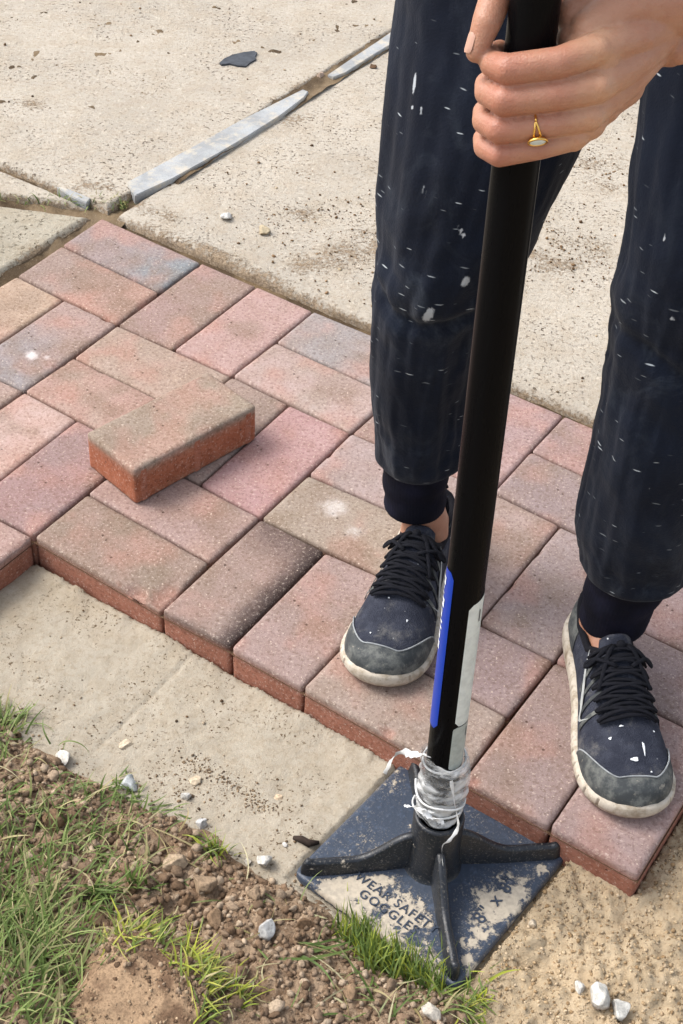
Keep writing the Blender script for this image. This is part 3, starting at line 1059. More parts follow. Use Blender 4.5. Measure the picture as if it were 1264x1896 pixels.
n = 1500
x = rng.uniform(-0.75, 0.75, n * 3); y = rng.uniform(1.5, 3.1, n * 3)
u_, v_ = uv_of(x, y)
cl = fbm(x * 6, y * 6, 0, 301)
okr = (u_ > 0.5) & (v_ < -0.25) & (rng.uniform(0, 1, len(x)) < 0.25 + 1.4 * np.clip(cl, 0, 1))
okf = (u_ < -0.3) & (v_ < -0.7) & (v_ < -0.9 + 0.1 * u_) & (rng.uniform(0, 1, len(x)) < 0.16)
ok = okr | okf
x, y = x[ok][:n], y[ok][:n]
s = 0.0006 + 0.0028 * rng.uniform(0, 1, len(x)) ** 4.5
scatter('slab_grit', np.stack([x, y, slab_z(x, y) + s * 0.3], -1), s, mixcols(len(x), [(110, 86, 62), (84, 66, 50), (150, 122, 92), (196, 178, 150)], 0.85), 'crumb', 1)
x, y = [], []
for (px, py, sg, k) in ((640, 470, 0.05, 160), (1040, 470, 0.05, 220), (600, 400, 0.03, 60), (1100, 320, 0.05, 120), (470, 430, 0.03, 30), (690, 420, .03, 60)):
    c0 = G(px, py)
    x += list(c0[0] + rng.normal(0, sg, k)); y += list(c0[1] + rng.normal(0, sg * 1.2, k))
x = np.array(x); y = np.array(y); u_, v_ = uv_of(x, y); ok = (v_ < -0.2) & (u_ > 0.4); x = x[ok]; y = y[ok]
s = 0.0007 + 0.002 * rng.uniform(0, 1, len(x)) ** 2.5
scatter('dirt_crumbs', np.stack([x, y, 0.0065 + s * 0.3], -1), s, mixcols(len(x), [(110, 86, 62), (130, 104, 76), (160, 134, 102)], 0.85), 'crumb', 1)


def stone(name, px, py, wpx, hpx, zfun, col, label, cat='stone', rough=0.22, group=None, seed=0, lift=0.45, mat='stone', aspect=None, sub=3, facet=0.0):
    z0 = 0.0 if zfun == 'slab' else BED
    p = atz(px, py, z0)
    if zfun == 'soil':
        for _ in range(4):
            p = atz(px, py, float(soil_height(p[:1], p[1:2])[0]))
        zz = float(soil_height(p[:1], p[1:2])[0])
    elif zfun == 'bed':
        zz = float(bed_height(p[:1], p[1:2])[0])
    else:
        zz = 0.006
    dep = np.linalg.norm(p - CAM)
    rx = wpx * 0.5 * dep / FPX; rz = hpx * 0.5 * dep / FPX
    bv, bf = ICO[sub]
    V = bv.copy()
    nz = fbm(V[:, 0] * 1.1 + seed * 3.7, V[:, 1] * 1.1 + seed, V[:, 2] * 1.1, 400 + seed, 3)
    V = V * (1 + rough * 1.6 * nz[:, None])
    V = V * (1 + 0.05 * fbm(V[:, 0] * 7 + seed, V[:, 1] * 7, V[:, 2] * 7, 431, 3)[:, None])
    if facet:
        r2 = random.Random(seed + 5)
        for _ in range(9):
            d = Vector((r2.gauss(0, 1), r2.gauss(0, 1), r2.gauss(0, 1))).normalized()
            lim = r2.uniform(0.45, 0.8)
            dd = V @ np.array(d)
            V = V - np.clip(dd - lim, 0, 9)[:, None] * np.array(d)[None] * facet
    V = V * np.array([rx, (rx + rz) * 0.5, rz * 0.95])
    a = seed * 1.3
    if aspect is not None:
        a = aspect
    Rm = np.array([[math.cos(a), -math.sin(a), 0], [math.sin(a), math.cos(a), 0], [0, 0, 1]])
    V = V @ Rm.T
    cv = fbm(bv[:, 0] * 2.2 + seed, bv[:, 1] * 2.2, bv[:, 2] * 2.2, 77 + seed, 3)
    cols = (np.array(lin(*col, 0.74)) * np.array([1.0, 0.97, 0.92]))[None] * (1 + 0.45 * cv[:, None])
    low = sstep(0.1, -0.7, bv[:, 2] + 0.5 * cv)[:, None]     # earth stuck to the foot
    cols = cols * (1 - 0.7 * low) + np.array(lin(150, 126, 100, 0.85)) * 0.7 * low
    o = link(name, mesh_from(name, V, bf, cols), M[mat])
    o.location = (p[0], p[1], zz + rz * lift)
    tag(o, label, cat, group)
    return o


STONES = [
    ('stone', 118, 1408, 34, 34, 'soil', (240, 238, 232), 'chalky white stone on the soil at the foot of a looping grass blade', 1, 0.6),
    ('stone', 237, 1453, 40, 26, 'bed', (206, 214, 218), 'blue-grey oval stone on the bed along the soil edge', 2, 0.4),
    ('stone', 231, 1378, 28, 16, 'bed', (232, 216, 192), 'flat cream pebble alone on the smooth sand bed', 3, 0.2),
    ('stone', 343, 1475, 22, 24, 'bed', (204, 204, 202), 'small round grey pebble next to a thin cream shell-like one', 4, 0.4),
    ('stone', 363, 1443, 32, 12, 'bed', (228, 212, 186), 'thin cream shell-like pebble on the bed above the round grey one', 5, 0.2),
    ('stone', 372, 1531, 26, 28, 'soil', (212, 214, 216), 'grey-white pebble beside the short grass tuft at the soil edge', 6, 0.5),
    ('stone', 490, 1599, 38, 34, 'bed', (226, 226, 222), 'angular white stone between soil and the left corner of the tamper plate', 7, 0.5),
    ('stone', 458, 1597, 20, 14, 'bed', (216, 210, 198), 'small pale chip touching the angular white stone by the soil edge', 8, 0.4),
    ('stone', 493, 1728, 36, 44, 'soil', (200, 202, 204), 'speckled light grey stone sunk among brown soil lumps', 9, 0.4),
    ('stone', 985, 1718, 18, 18, 'bed', (228, 214, 192), 'single small cream pebble in loose sand beside the tamper edge', 10, 0.4),
    ('stone', 1068, 1842, 28, 20, 'bed', (232, 230, 224), 'smallest of three white stones together in the loose sand', 11, 0.6),
    ('stone', 1104, 1867, 42, 48, 'bed', (228, 228, 224), 'large white stone, middle of three in the loose sand', 12, 0.6),
    ('stone', 1146, 1884, 36, 44, 'bed', (226, 226, 222), 'tall white stone at the end of three in the loose sand', 13, 0.6),
    ('stone', 800, 1880, 42, 30, 'soil', (212, 206, 196), 'dusty pale stone in thin grass below the tamper corner', 14, 0.5),
    ('stone', 421, 410, 26, 18, 'slab', (222, 222, 220), 'white pebble on the concrete slab near the paver edge', 15, 0.5),
    ('stone', 487, 439, 26, 20, 'slab', (204, 190, 162), 'beige pebble on the slab beside the brown dirt patch', 16, 0.5),
    ('stone', 515, 1475, 16, 10, 'bed', (228, 206, 178), 'tiny cream pebble on bare sand between soil and the pavers', 17, 0.3),
    ('stone', 592, 150, 20, 12, 'slab', (214, 190, 172), 'pinkish pebble in the gap between the grey strips', 18, 0.9),
    ('stone', 690, 131, 18, 8, 'slab', (110, 88, 70), 'small dark brown clod on the slab by the strip', 19, 0.5),
    ('stone', 400, 1598, 22, 16, 'soil', (150, 124, 100), 'small brown stone on the crest of the soil below the tuft', 20, 0.5),
    ('stone', 528, 1566, 12, 9, 'bed', (222, 222, 220), 'tiny white chip beside the dark twig', 21, 0.5),
]
for (nm, px, py, wp, hp, zf, col, lab, sd_, li) in STONES:
    stone(nm, px, py, wp, hp, zf, col, lab, 'stone' if sd_ != 19 else 'clod', 0.3, None, sd_, li, 'stone' if sd_ not in (19, 20) else 'crumb', None, 4, 0.95)

CLODS = [(100, 1527, 50, 38, 'rounded brown clod among grass blades on the upper bank', 31), (375, 1640, 54, 40, 'broad brown clod below the short grass tuft', 32),
         (345, 1672, 30, 30, 'small upright clod beneath the broad brown one', 33), (330, 1600, 50, 34, 'low brown clod left of the broad one', 34),
         (180, 1705, 40, 32, 'brown clod next to long pale grass stalks', 35), (400, 1700, 40, 34, 'knobbly brown clod near the speckled grey stone', 36),
         (250, 1640, 36, 26, 'brown clod between two green grass tufts', 37), (470, 1660, 32, 24, 'reddish brown clod near the left plate corner', 38),
         (560, 1710, 34, 26, 'brown clod against the pressed edge of the tamper plate', 39), (60, 1640, 36, 26, 'brown clod half hidden in the dense grass', 40),
         (440, 1800, 36, 26, 'brown clod right of the cut turf block', 41), (650, 1840, 36, 24, 'brown clod under thin grass at the bank foot', 42)]
for (px, py, wp, hp, lab, sd_) in CLODS:
    stone('soil_clod', px, py, wp, hp, 'soil', SOILP[sd_ % 6], lab, 'clod', 0.3, 'clods on the soil bank', sd_, 0.25, 'crumb', None, 4, 0.95)

# ------------------------------------------------------------------ cut turf block, bottom left
tb = np.array(atz(262, 1852, -0.01))
bv, bf = ico(6)
V = bv.copy()
V = np.sign(V) * np.abs(V) ** 0.72
V *= 1 + 0.16 * fbm(V[:, 0] * 2, V[:, 1] * 2, V[:, 2] * 2, 611, 4)[:, None]
V += 0.055 * np.stack([fbm(V[:, 0] * 8, V[:, 1] * 8, V[:, 2] * 8, 613 + k, 5, 0.65) for k in range(3)], -1)
V *= np.array([0.060, 0.052, 0.028])
top = V[:, 2] > 0.012
V[:, 2] = np.where(top, 0.012 + (V[:, 2] - 0.012) * 0.5, V[:, 2])
V[:, 2] += 0.0022 * fbm(V[:, 0] * 130, V[:, 1] * 130, V[:, 2] * 130, 619, 4, 0.6)
cv = fbm(V[:, 0] * 60, V[:, 1] * 60, V[:, 2] * 60, 615, 4)
tan_ = np.array(lin(176, 148, 118, 0.85)); brn = np.array(lin(118, 94, 74, 0.85))
f = sstep(-0.25, 0.35, cv + np.where(V[:, 1] > 0.028, -0.6, 0.25) + np.where(V[:, 2] < 0.008, -0.5, 0))
turf = link('turf_block', mesh_from('turf_block', V, bf, tan_ * f[:, None] + brn * (1 - f[:, None])), M['crumb'])
turf.location = (tb[0], tb[1], -0.006)
TV = V.copy()
turf.rotation_euler = (math.radians(16), math.radians(4), math.radians(-24))
bpy.context.view_layer.update()
TW = np.array([tuple(turf.matrix_world @ Vector(q)) for q in TV])
tag(turf, 'cut turf block lying upside down, tan earth face up and grass fringe beneath', 'turf block')

# ------------------------------------------------------------------ grass
GREENS = [(112, 136, 66), (138, 158, 86), (100, 124, 60), (160, 172, 108), (126, 150, 84)]
STRAW = [(196, 184, 136), (178, 160, 112), (206, 198, 158)]
LIME = [(188, 196, 70), (170, 188, 80), (206, 204, 96)]


def blades(roots, lens, lean, azim, width, cols, segs=6, curl=None):
    n = len(roots)
    roots = np.asarray(roots, float)
    t = np.linspace(0, 1, segs + 1)[None, :]
    lean = np.asarray(lean)[:, None]; azim = np.asarray(azim)[:, None]; L = np.asarray(lens)[:, None]
    curl = rng.uniform(0.3, 1.5, (n, 1)) if curl is None else np.asarray(curl)[:, None]
    ang = lean + curl * t                       # angle from vertical grows along the blade
    hz = np.cumsum(np.concatenate([np.zeros((n, 1)), np.sin(ang[:, :-1])], 1), 1) * L / segs
    vt = np.cumsum(np.concatenate([np.zeros((n, 1)), np.cos(ang[:, :-1])], 1), 1) * L / segs
    az = azim + rng.normal(0, 0.35, (n, 1)) * t
    cx = roots[:, 0:1] + hz * np.cos(az); cy = roots[:, 1:2] + hz * np.sin(az); cz = roots[:, 2:3] + np.maximum(vt, -0.004)
    wd = np.asarray(width)[:, None] * (1 - t ** 2.2) * 0.5 + 0.00012
    tw = rng.uniform(-0.6, 0.6, (n, 1)) + rng.uniform(-0.8, 0.8, (n, 1)) * t
    px = -np.sin(az) * wd * np.cos(tw); py = np.cos(az) * wd * np.cos(tw); pz = wd * np.sin(tw)
    mid = 0.25 * wd
    A = np.stack([cx - px, cy - py, cz - pz], -1); Bm = np.stack([cx, cy, cz - mid], -1); D = np.stack([cx + px, cy + py, cz + pz], -1)
    V = np.stack([A, Bm, D], 2).reshape(n, -1, 3)
    k = np.arange(segs)
    f = np.concatenate([np.stack([k * 3 + c, k * 3 + c + 1, k * 3 + 4 + c, k * 3 + 3 + c], -1) for c in (0, 1)])
    F = (f[None] + (np.arange(n) * (segs + 1) * 3)[:, None, None]).reshape(-1, 4)
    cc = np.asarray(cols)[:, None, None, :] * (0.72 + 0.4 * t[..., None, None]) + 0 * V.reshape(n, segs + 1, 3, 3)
    return V.reshape(-1, 3), F, cc.reshape(-1, 3)


GR = []


def on_soil(px, py, dz=0.0):
    p = atz(px, py, BED)
    for _ in range(4):
        z = float(max(soil_height(p[:1], p[1:2])[0], bed_height(p[:1], p[1:2])[0]))
        p = atz(px, py, z)
    return p


def clump(px, py, spread, n, ln, wid, pal, az=None, azs=3.0, lean=(0.1, 0.9), curl=None):
    c0 = on_soil(px, py)
    x = c0[0] + rng.normal(0, spread, n); y = c0[1] + rng.normal(0, spread * 0.9, n)
    z = np.maximum(soil_height(x, y), bed_height(x, y)) - 0.002
    a = rng.uniform(-math.pi, math.pi, n) if az is None else az + rng.normal(0, azs, n)
    GR.append(blades(np.stack([x, y, z], -1), rng.uniform(*ln, n), rng.uniform(*lean, n), a, rng.uniform(*wid, n), mixcols(n, pal, 0.8), 6,
                     None if curl is None else rng.uniform(*curl, n)))


W1 = (0.0012, 0.0026)
# dense meadow edge on the left
for (px, py, sp, k) in ((20, 1700, 0.022, 90), (60, 1740, 0.02, 60), (0, 1780, 0.03, 90), (60, 1810, 0.025, 60), (-60, 1650, 0.04, 100), (120, 1840, 0.018, 40),
                        (40, 1880, 0.025, 60), (-80, 1760, 0.05, 110), (-60, 1900, 0.05, 90), (110, 1770, .02, 30)):
    clump(px, py, sp, k, (0.025, 0.065), W1, GREENS + STRAW[:1], az=0.9, azs=0.9, lean=(0.3, 1.3), curl=(0.2, 1.1))
for (px, py, sp, k) in ((60, 1600, 0.03, 90), (30, 1540, 0.03, 70), (150, 1600, 0.03, 70), (160, 1540, .03, 60), (200, 1580, .03, 50), (130, 1700, .03, 60), (0, 1480, 0.03, 40), (0, 1340, 0.012, 50), (20, 1350, 0.008, 30), (130, 1500, 0.03, 30), (-40, 1380, 0.03, 80)):
    clump(px, py, sp, k, (0.015, 0.042), W1, GREENS + STRAW[:1], az=0.6, azs=1.5, lean=(0.3, 1.4))
# tufts
clump(255, 1640, 0.005, 26, (0.02, 0.038), (0.002, 0.0034), GREENS[:3], lean=(0.0, 0.5))
clump(170, 1655, 0.007, 30, (0.03, 0.05), (0.002, 0.0036), GREENS[:3], az=-0.4, azs=0.6, lean=(0.1, 0.8))
clump(230, 1470, 0.012, 50, (0.01, 0.028), W1, GREENS, lean=(0.3, 1.4))
clump(290, 1505, 0.010, 34, (0.01, 0.03), W1, GREENS, lean=(0.6, 1.5), az=-0.3, azs=0.6)
clump(400, 1580, 0.006, 46, (0.018, 0.034), W1, GREENS[:3] + LIME[:1], lean=(0.0, 0.7))
clump(190, 1470, 0.012, 30, (0.01, 0.026), W1, GREENS, lean=(0.3, 1.3))
lp0 = on_soil(110, 1395)
GR.append(blades([lp0, lp0 + np.array([0.003, 0.004, 0])], [0.062, 0.03], [-0.25, 0.2], [0.0, 0.7], [0.0017, 0.0016], mixcols(2, GREENS[1:2] + STRAW[:1], 0.8), 14, [3.5, 0.5]))
# the tuft pressed against the front of the plate
for px, py in ((655, 1740), (690, 1765), (730, 1790), (770, 1812), (700, 1790), (800, 1822)):
    clump(px, py, 0.010, 95, (0.016, 0.04), (0.0010, 0.0022), GREENS[:2] + LIME[:1] + GREENS[2:3], az=2.0, azs=0.7, lean=(0.0, 0.8), curl=(0.1, 0.8))
clump(560, 1765, 0.010, 8, (0.04, 0.075), (0.0022, 0.0034), GREENS + STRAW[:1], az=0.1, azs=0.2, lean=(1.2, 1.5), curl=(0, .3))
clump(840, 1815, 0.012, 50, (0.02, 0.045), W1, GREENS + LIME, az=0.1, azs=0.8, lean=(0.8, 1.5), curl=(0, .4))
clump(740, 1850, 0.025, 60, (0.02, 0.05), W1, GREENS + STRAW, lean=(0.6, 1.5))
clump(870, 1870, 0.010, 60, (0.015, 0.035), W1, LIME + GREENS[:2], lean=(0.2, 1.2))
# fringe round the turf block
for k in range(16):
    t = k / 15
    px = 190 + 250 * t; py = 1762 + 12 * math.sin(k) + 120 * max(0, t - 0.25) ** 1.2
    clump(px, py, 0.006, 18, (0.012, 0.04), (0.0012, 0.0024), (LIME + GREENS[:2]) if k % 3 else LIME + STRAW, az=0.9 - 0.5 * t, azs=0.8, lean=(0.3, 1.4))
# thin scatter and straw over all the bank
x, y = soil_pts(620, 0.012)
n = len(x)
keepm = (rng.uniform(0, 1, n) < 0.30 + 0.7 * sstep(-0.05, 0.3, fbm(x * 9, y * 9, 0, 903)))
x, y = x[keepm], y[keepm]; n = len(x)
GR.append(blades(np.stack([x, y, soil_height(x, y) + 0.001], -1), rng.uniform(0.012, 0.045, n), rng.uniform(0.7, 1.55, n), rng.uniform(-3, 3, n), rng.uniform(0.001, 0.0022, n), mixcols(n, GREENS + STRAW, 0.8)))
x, y = soil_pts(260, 0.01); n = len(x)
GR.append(blades(np.stack([x, y, soil_height(x, y) + 0.003], -1), rng.uniform(0.015, 0.06, n), rng.uniform(1.3, 1.6, n), rng.uniform(-3, 3, n), rng.uniform(0.0008, 0.0016, n), mixcols(n, STRAW, 0.85), 6, rng.uniform(-0.1, 0.3, n)))


top_i = np.where((TV[:, 2] > 0.004) & ((TV[:, 1] > 0.022) | (TV[:, 0] > 0.045)))[0]
pk = rng.choice(top_i, 230)
n = len(pk)
GR.append(blades(TW[pk] - np.array([0, 0, 0.002]), rng.uniform(0.012, 0.040, n), rng.uniform(0.5, 1.5, n), 0.9 + rng.normal(0, 0.9, n), rng.uniform(0.0011, 0.0022, n), mixcols(n, LIME + GREENS[:2] + STRAW[:1], 0.8)))
top_j = np.where((TV[:, 2] > 0.0) & (TV[:, 1] > 0.012))[0]
pk = rng.choice(top_j, 700)
s = 0.0007 + 0.0024 * rng.uniform(0, 1, 700) ** 2
cr_ = scatter('earth_crumbs', np.stack([(TV[pk, 0]), TV[pk, 1], TV[pk, 2]], -1), s, mixcols(700, SOILP[:4], 0.8), 'crumb', 1, 0.3, 0.8)
cr_.parent = turf
pk = rng.choice(np.where(TV[:, 2] > 0.004)[0], 900)
s = 0.0005 + 0.0016 * rng.uniform(0, 1, 900) ** 2.5
cr_ = scatter('earth_crumbs', TV[pk], s, mixcols(900, [(176, 150, 120), (150, 122, 96), (128, 102, 80), (190, 166, 136)], 0.82), 'crumb', 1, 0.3, 0.8)
cr_.parent = turf


def join_blades(name, parts):
    off = 0; Vs, Fs, Cs = [], [], []
    for v, f, c in parts:
        Vs.append(v); Fs.append(f + off); Cs.append(c); off += len(v)
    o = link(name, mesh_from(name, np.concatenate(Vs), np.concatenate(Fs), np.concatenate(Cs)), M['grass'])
    o['kind'] = 'stuff'
    return o


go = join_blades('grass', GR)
tag(go, 'green and straw-coloured grass blades growing through the soil bank', 'grass')
# grass in the slab joint and at the corner
GJ = []
for k in range(260):
    t = rng.uniform(0, 1) ** 0.8
    px = 238 * t + rng.normal(0, 3); py = 368 + 14 * t + rng.normal(0, 3.5)
    if px < 110 and rng.uniform() < 0.2:
        continue
    c0 = atz(px, py, 0.002)
    GJ.append(blades([c0], [rng.uniform(0.008, 0.026)], [rng.uniform(0.2, 1.45)], [rng.uniform(-3.1, 3.1)], [rng.uniform(0.0010, 0.0022)], mixcols(1, GREENS + STRAW[:2], 0.8)))
gj = join_blades('grass', GJ)
tag(gj, 'sparse grass sprouting from the joint between the concrete slabs', 'grass')

# ------------------------------------------------------------------ grey edging strips in the slab joints
def mat_strip():
    t = NT('grey_stone_strip')
    co = t.coord()
    n = t.noise(co, 420, 3, 0.7); b = t.noise(co, 18, 4, 0.6)
    c = t.mix(t.ramp(b, 0.35, 0.65), lin(184, 187, 188, 0.8), lin(158, 160, 160, 0.8))
    c = t.mix(t.ramp(n, 0.5, 0.68, 0, 0.6), c, lin(130, 130, 128))
    c = t.mix(t.math('MULTIPLY', t.ramp(t.noise(co, 40, 6, 0.75), 0.46, 0.66), 0.7), c, lin(206, 194, 172, 0.85))
    return t.done(c, 0.75, t.bump(n, 0.0008, 0.6), 0.3)


M['strip'] = mat_strip()


def strip(pix, z, th, label, seed):
    """pix: outline of the top face, traced in order"""
    pts = [atz(px, py, z) for px, py in pix]
    bm = bmesh.new()
    tv = [bm.verts.new(p) for p in pts]
    f = bm.faces.new(tv)
    ex = bmesh.ops.extrude_face_region(bm, geom=[f])
    for e in ex['geom']:
        if isinstance(e, bmesh.types.BMVert):
            e.co.z -= th
    bmesh.ops.recalc_face_normals(bm, faces=bm.faces)
    bmesh.ops.bevel(bm, geom=[e for e in bm.edges], offset=0.0012, segments=2, affect='EDGES', clamp_overlap=True)
    me = bpy.data.meshes.new('edging_strip')
    bm.to_mesh(me); bm.free()
    o = link('edging_strip', me, M['strip'])
    tag(o, label, 'edging strip', 'grey strips set in the slab joints')
    return o


strip([(232, 338), (300, 302), (380, 258), (445, 222), (560, 165), (571, 169), (563, 180), (520, 213), (458, 252), (400, 286), (320, 330), (250, 362)], 0.0145, 0.030,
      'long grey stone strip set in the slab joint, its cut end by the pavers', 1)
strip([(606, 138), (650, 108), (700, 75), (760, 32), (770, 42), (720, 84), (690, 102), (640, 134), (617, 143)], 0.0135, 0.028, 'shorter grey strip in the joint, running on behind the trousered leg', 2)
strip([(104, 345), (118, 346), (168, 366), (160, 376), (128, 362)], 0.0125, 0.025, 'short grey sliver of strip beside the joint grass', 3)

# black scrap on the far slab
pix = [(406, 116), (415, 108), (430, 101), (452, 96), (470, 94), (476, 97), (472, 104), (474, 109), (462, 116), (455, 122), (440, 121), (425, 117), (410, 119)]
bm = bmesh.new()
tv = [bm.verts.new(atz(px, py, 0.0155)) for px, py in pix]
f = bm.faces.new(tv)
ex = bmesh.ops.extrude_face_region(bm, geom=[f])
for e in ex['geom']:
    if isinstance(e, bmesh.types.BMVert):
        e.co.z -= 0.0035
bmesh.ops.recalc_face_normals(bm, faces=bm.faces)
me = bpy.data.meshes.new('rubber_scrap')
bm.to_mesh(me); bm.free()
scrap = link('rubber_scrap', me, mat_plain('dark_grey_scrap', lin(70, 74, 80), 0.7, 0.3, 0, 220, 0.001, 0.35, 60))
tag(scrap, 'torn dark grey flat scrap lying on the pale concrete slab', 'scrap')

# twig by the plate
tw = MB()
t0 = atz(543, 1551, BED + 0.004); t1 = atz(572, 1562, BED + 0.006); t2 = atz(590, 1560, BED + 0.004)
tw.tube([t0, (t0 + t1) / 2 + np.array([0, 0.001, 0.001]), t1, t2], [0.0022, 0.004, 0.0042, 0.002], 8)
twig = link('twig', tw.mesh('twig'), mat_plain('dark_bark', lin(58, 48, 42), 0.9, 0.2, 0, 260, 0.001, 0.4, 120))
tag(twig, 'short dark twig on the bed against the tamper plate', 'twig')

# ================================================================== HAND TAMPER
PZ = BED + 0.001
PC = np.array([0.1145, 0.8975])
AX = np.array([0.9874, 0.1580]); AY = np.array([-0.1580, 0.9874])      # along the plate's diagonals
HD = 0.1435
tamper = link('hand_tamper', None, None, None, (PC[0], PC[1], PZ))
tag(tamper, 'black hand tamper with square dusty cast plate and long black pole, pressed on the bed', 'tamper')
ROT = math.atan2(AX[1], AX[0])
tamper.rotation_euler = (math.radians(-0.6), math.radians(0.4), ROT)


def mat_castiron(name, dark):
    t = NT(name)
    co = t.coord()
    base = dark
    sc_ = t.noise(co, 160, 5, 0.7)
    c = t.mix(t.ramp(sc_, 0.5, 0.7, 0, 0.6), base, tuple(x * 2.0 for x in dark))
    d = t.attr('dust', 'Fac')
    br = t.noise(co, 60, 6, 0.72)
    f1 = t.ramp(t.math('ADD', d, t.math('MULTIPLY', t.math('SUBTRACT', br, 0.5), 2.2)), 0.46, 0.62)
    dustc = t.mix(t.ramp(t.noise(co, 200, 4), 0.35, 0.65), lin(176, 166, 150, 0.85), lin(196, 184, 164, 0.85))
    fs = t.math('MULTIPLY', t.ramp(t.noise(co, 420, 3, 0.7), 0.56, 0.68), 0.45)
    f1 = t.math('MAXIMUM', f1, t.math('MULTIPLY', fs, t.ramp(d, 0.02, 0.3)))
    c = t.mix(f1, c, dustc)
    rg = t.math('ADD', t.math('MULTIPLY', f1, 0.5), 0.34)
    nm = t.bump(t.math('ADD', sc_, t.math('MULTIPLY', f1, 1.2)), 0.0008, 0.7)
    return t.done(c, rg, nm, 0.5)


M['iron'] = mat_castiron('cast_iron_with_sky_sheen', lin(54, 63, 77))  # base colour lifted to slate blue for the sky's sheen on the plate
M['iron_rib'] = mat_castiron('black_painted_cast_iron', lin(24, 28, 34))  # ribs and socket: same paint left dark, no sheen in its colour

# plate: rounded square, slightly crowned; local axes = diagonals
NP = 120
side = HD * math.sqrt(2) / 2
lin_ = np.linspace(-1, 1, NP)
lin_ = np.sign(lin_) * np.abs(lin_) ** 0.92
a_, b_ = np.meshgrid(lin_, lin_, indexing='ij')
# round the corners
cr = np.maximum(np.abs(a_) + np.abs(b_) - 1.90, 0)
ka = 1 - cr * 0.35 * 0.9
pa = a_ * side * ka; pb = b_ * side * ka
c45 = math.cos(math.pi / 4)
px_ = (pa - pb) * c45; py_ = (pa + pb) * c45
ed = np.minimum(side - np.abs(pa), side - np.abs(pb))
zt = 0.0085 - 0.004 * np.clip(1 - ed / 0.004, 0, 1) ** 2 + 0.004 * np.exp(-(np.hypot(px_, py_) / 0.045) ** 2) + 0.0003 * fbm(px_ * 60, py_ * 60, 0, 701)
# dust lies in the two near quarters, thin on the far right, little on the far left
q_nl = sstep(0, 0.02, -py_) * sstep(0, 0.02, -px_); q_nr = sstep(0, 0.02, -py_) * sstep(0, 0.02, px_)
q_fr = sstep(0, 0.02, py_) * sstep(0, 0.02, px_); q_fl = sstep(0, 0.02, py_) * sstep(0, 0.02, -px_)
big = fbm(px_ * 16, py_ * 16, 0, 711, 4)
rr = np.hypot(px_, py_)
dm = q_nl * (0.80 + 0.45 * big - 0.9 * sstep(0.055, 0.02, rr)) + q_nr * (0.62 + 0.6 * big - 0.55 * sstep(0.08, 0.02, rr)) + q_fr * (0.46 + 0.5 * big) + q_fl * (0.24 + 0.35 * big)
dm = dm + q_nr * 0.35 * sstep(0.03, -0.02, py_ * -1 - 0.08) * 0 - 0.25 * q_nr * sstep(0.012, 0.004, ed) - 0.4 * q_nl * sstep(0.03, 0.012, np.hypot(px_ + 0.028, py_ + 0.098))
dm = np.clip(dm, 0, 1)
V = np.stack([px_, py_, zt], -1).reshape(-1, 3)
F = grid_faces(NP, NP)
a, b = NP, NP
lp = np.array([i * b for i in range(a)] + [(a - 1) * b + j for j in range(1, b)] + [i * b + b - 1 for i in range(a - 2, -1, -1)] + [j for j in range(b - 2, 0, -1)])
low = V[lp].copy(); low[:, 2] = 0.0
o_ = len(V); k2 = np.arange(len(lp)); k3 = (k2 + 1) % len(lp)
F = np.concatenate([F, np.stack([lp[k2], o_ + k2, o_ + k3, lp[k3]], -1)])
V = np.concatenate([V, low])
link('base_plate', mesh_from('base_plate', V, F, extra={'dust': np.concatenate([dm.reshape(-1), np.full(len(lp), 0.25)])}), M['iron'], tamper)


def solid_from(bm, name, mat, parent, dust=0.0, smooth=True):
    bmesh.ops.recalc_face_normals(bm, faces=bm.faces)
    me = bpy.data.meshes.new(name)
    bm.to_mesh(me); bm.free()
    if smooth:
        me.polygons.foreach_set('use_smooth', np.ones(len(me.polygons), dtype=bool))
    at = me.attributes.new('dust', 'FLOAT', 'POINT')
    at.data.foreach_set('value', np.full(len(me.vertices), dust, np.float32))
    return link(name, me, mat, parent)


SOCK_R, SOCK_H = 0.0255, 0.090
for k in range(4):                                        # ribs run out to the plate's corners
    ang = k * math.pi / 2
    ss = np.concatenate([np.linspace(0.018, 0.128, 34), [0.131, 0.1335, 0.1350]])
    secs = []
    for s_ in ss:
        t_ = (s_ - 0.024) / 0.062
        h = 0.0185 + 0.034 * (1 - float(sstep(0.0, 1.0, t_))) ** 1.25
        if s_ > 0.125:
            h = 0.0185 * max(0.0, 1 - ((s_ - 0.125) / 0.0102) ** 2) ** 0.5 + 0.0035
        h += 0.0075
        wb = 0.0085; wt = 0.0038
        secs.append([(-wb, 0.005), (-wb * 0.72, 0.0105), (-wt * 1.15, h - 0.003), (-wt * 0.8, h - 0.0008), (0, h), (wt * 0.8, h - 0.0008), (wt * 1.15, h - 0.003), (wb * 0.72, 0.0105), (wb, 0.005)])
    bm = bmesh.new()
    rows = []
    for s_, sec in zip(ss, secs):
        nar = 1.0 if s_ < 0.125 else max(0.35, 1 - ((s_ - 0.125) / 0.012) ** 2)
        rows.append([bm.verts.new((s_ * math.cos(ang) - q * nar * math.sin(ang), s_ * math.sin(ang) + q * nar * math.cos(ang), zz)) for q, zz in sec])
    for r0, r1 in zip(rows[:-1], rows[1:]):
        for i in range(len(r0) - 1):
            bm.faces.new((r0[i], r1[i], r1[i + 1], r0[i + 1]))
    bm.faces.new(rows[0]); bm.faces.new(rows[-1][::-1])
    solid_from(bm, 'rib', M['iron_rib'], tamper, 0.16)
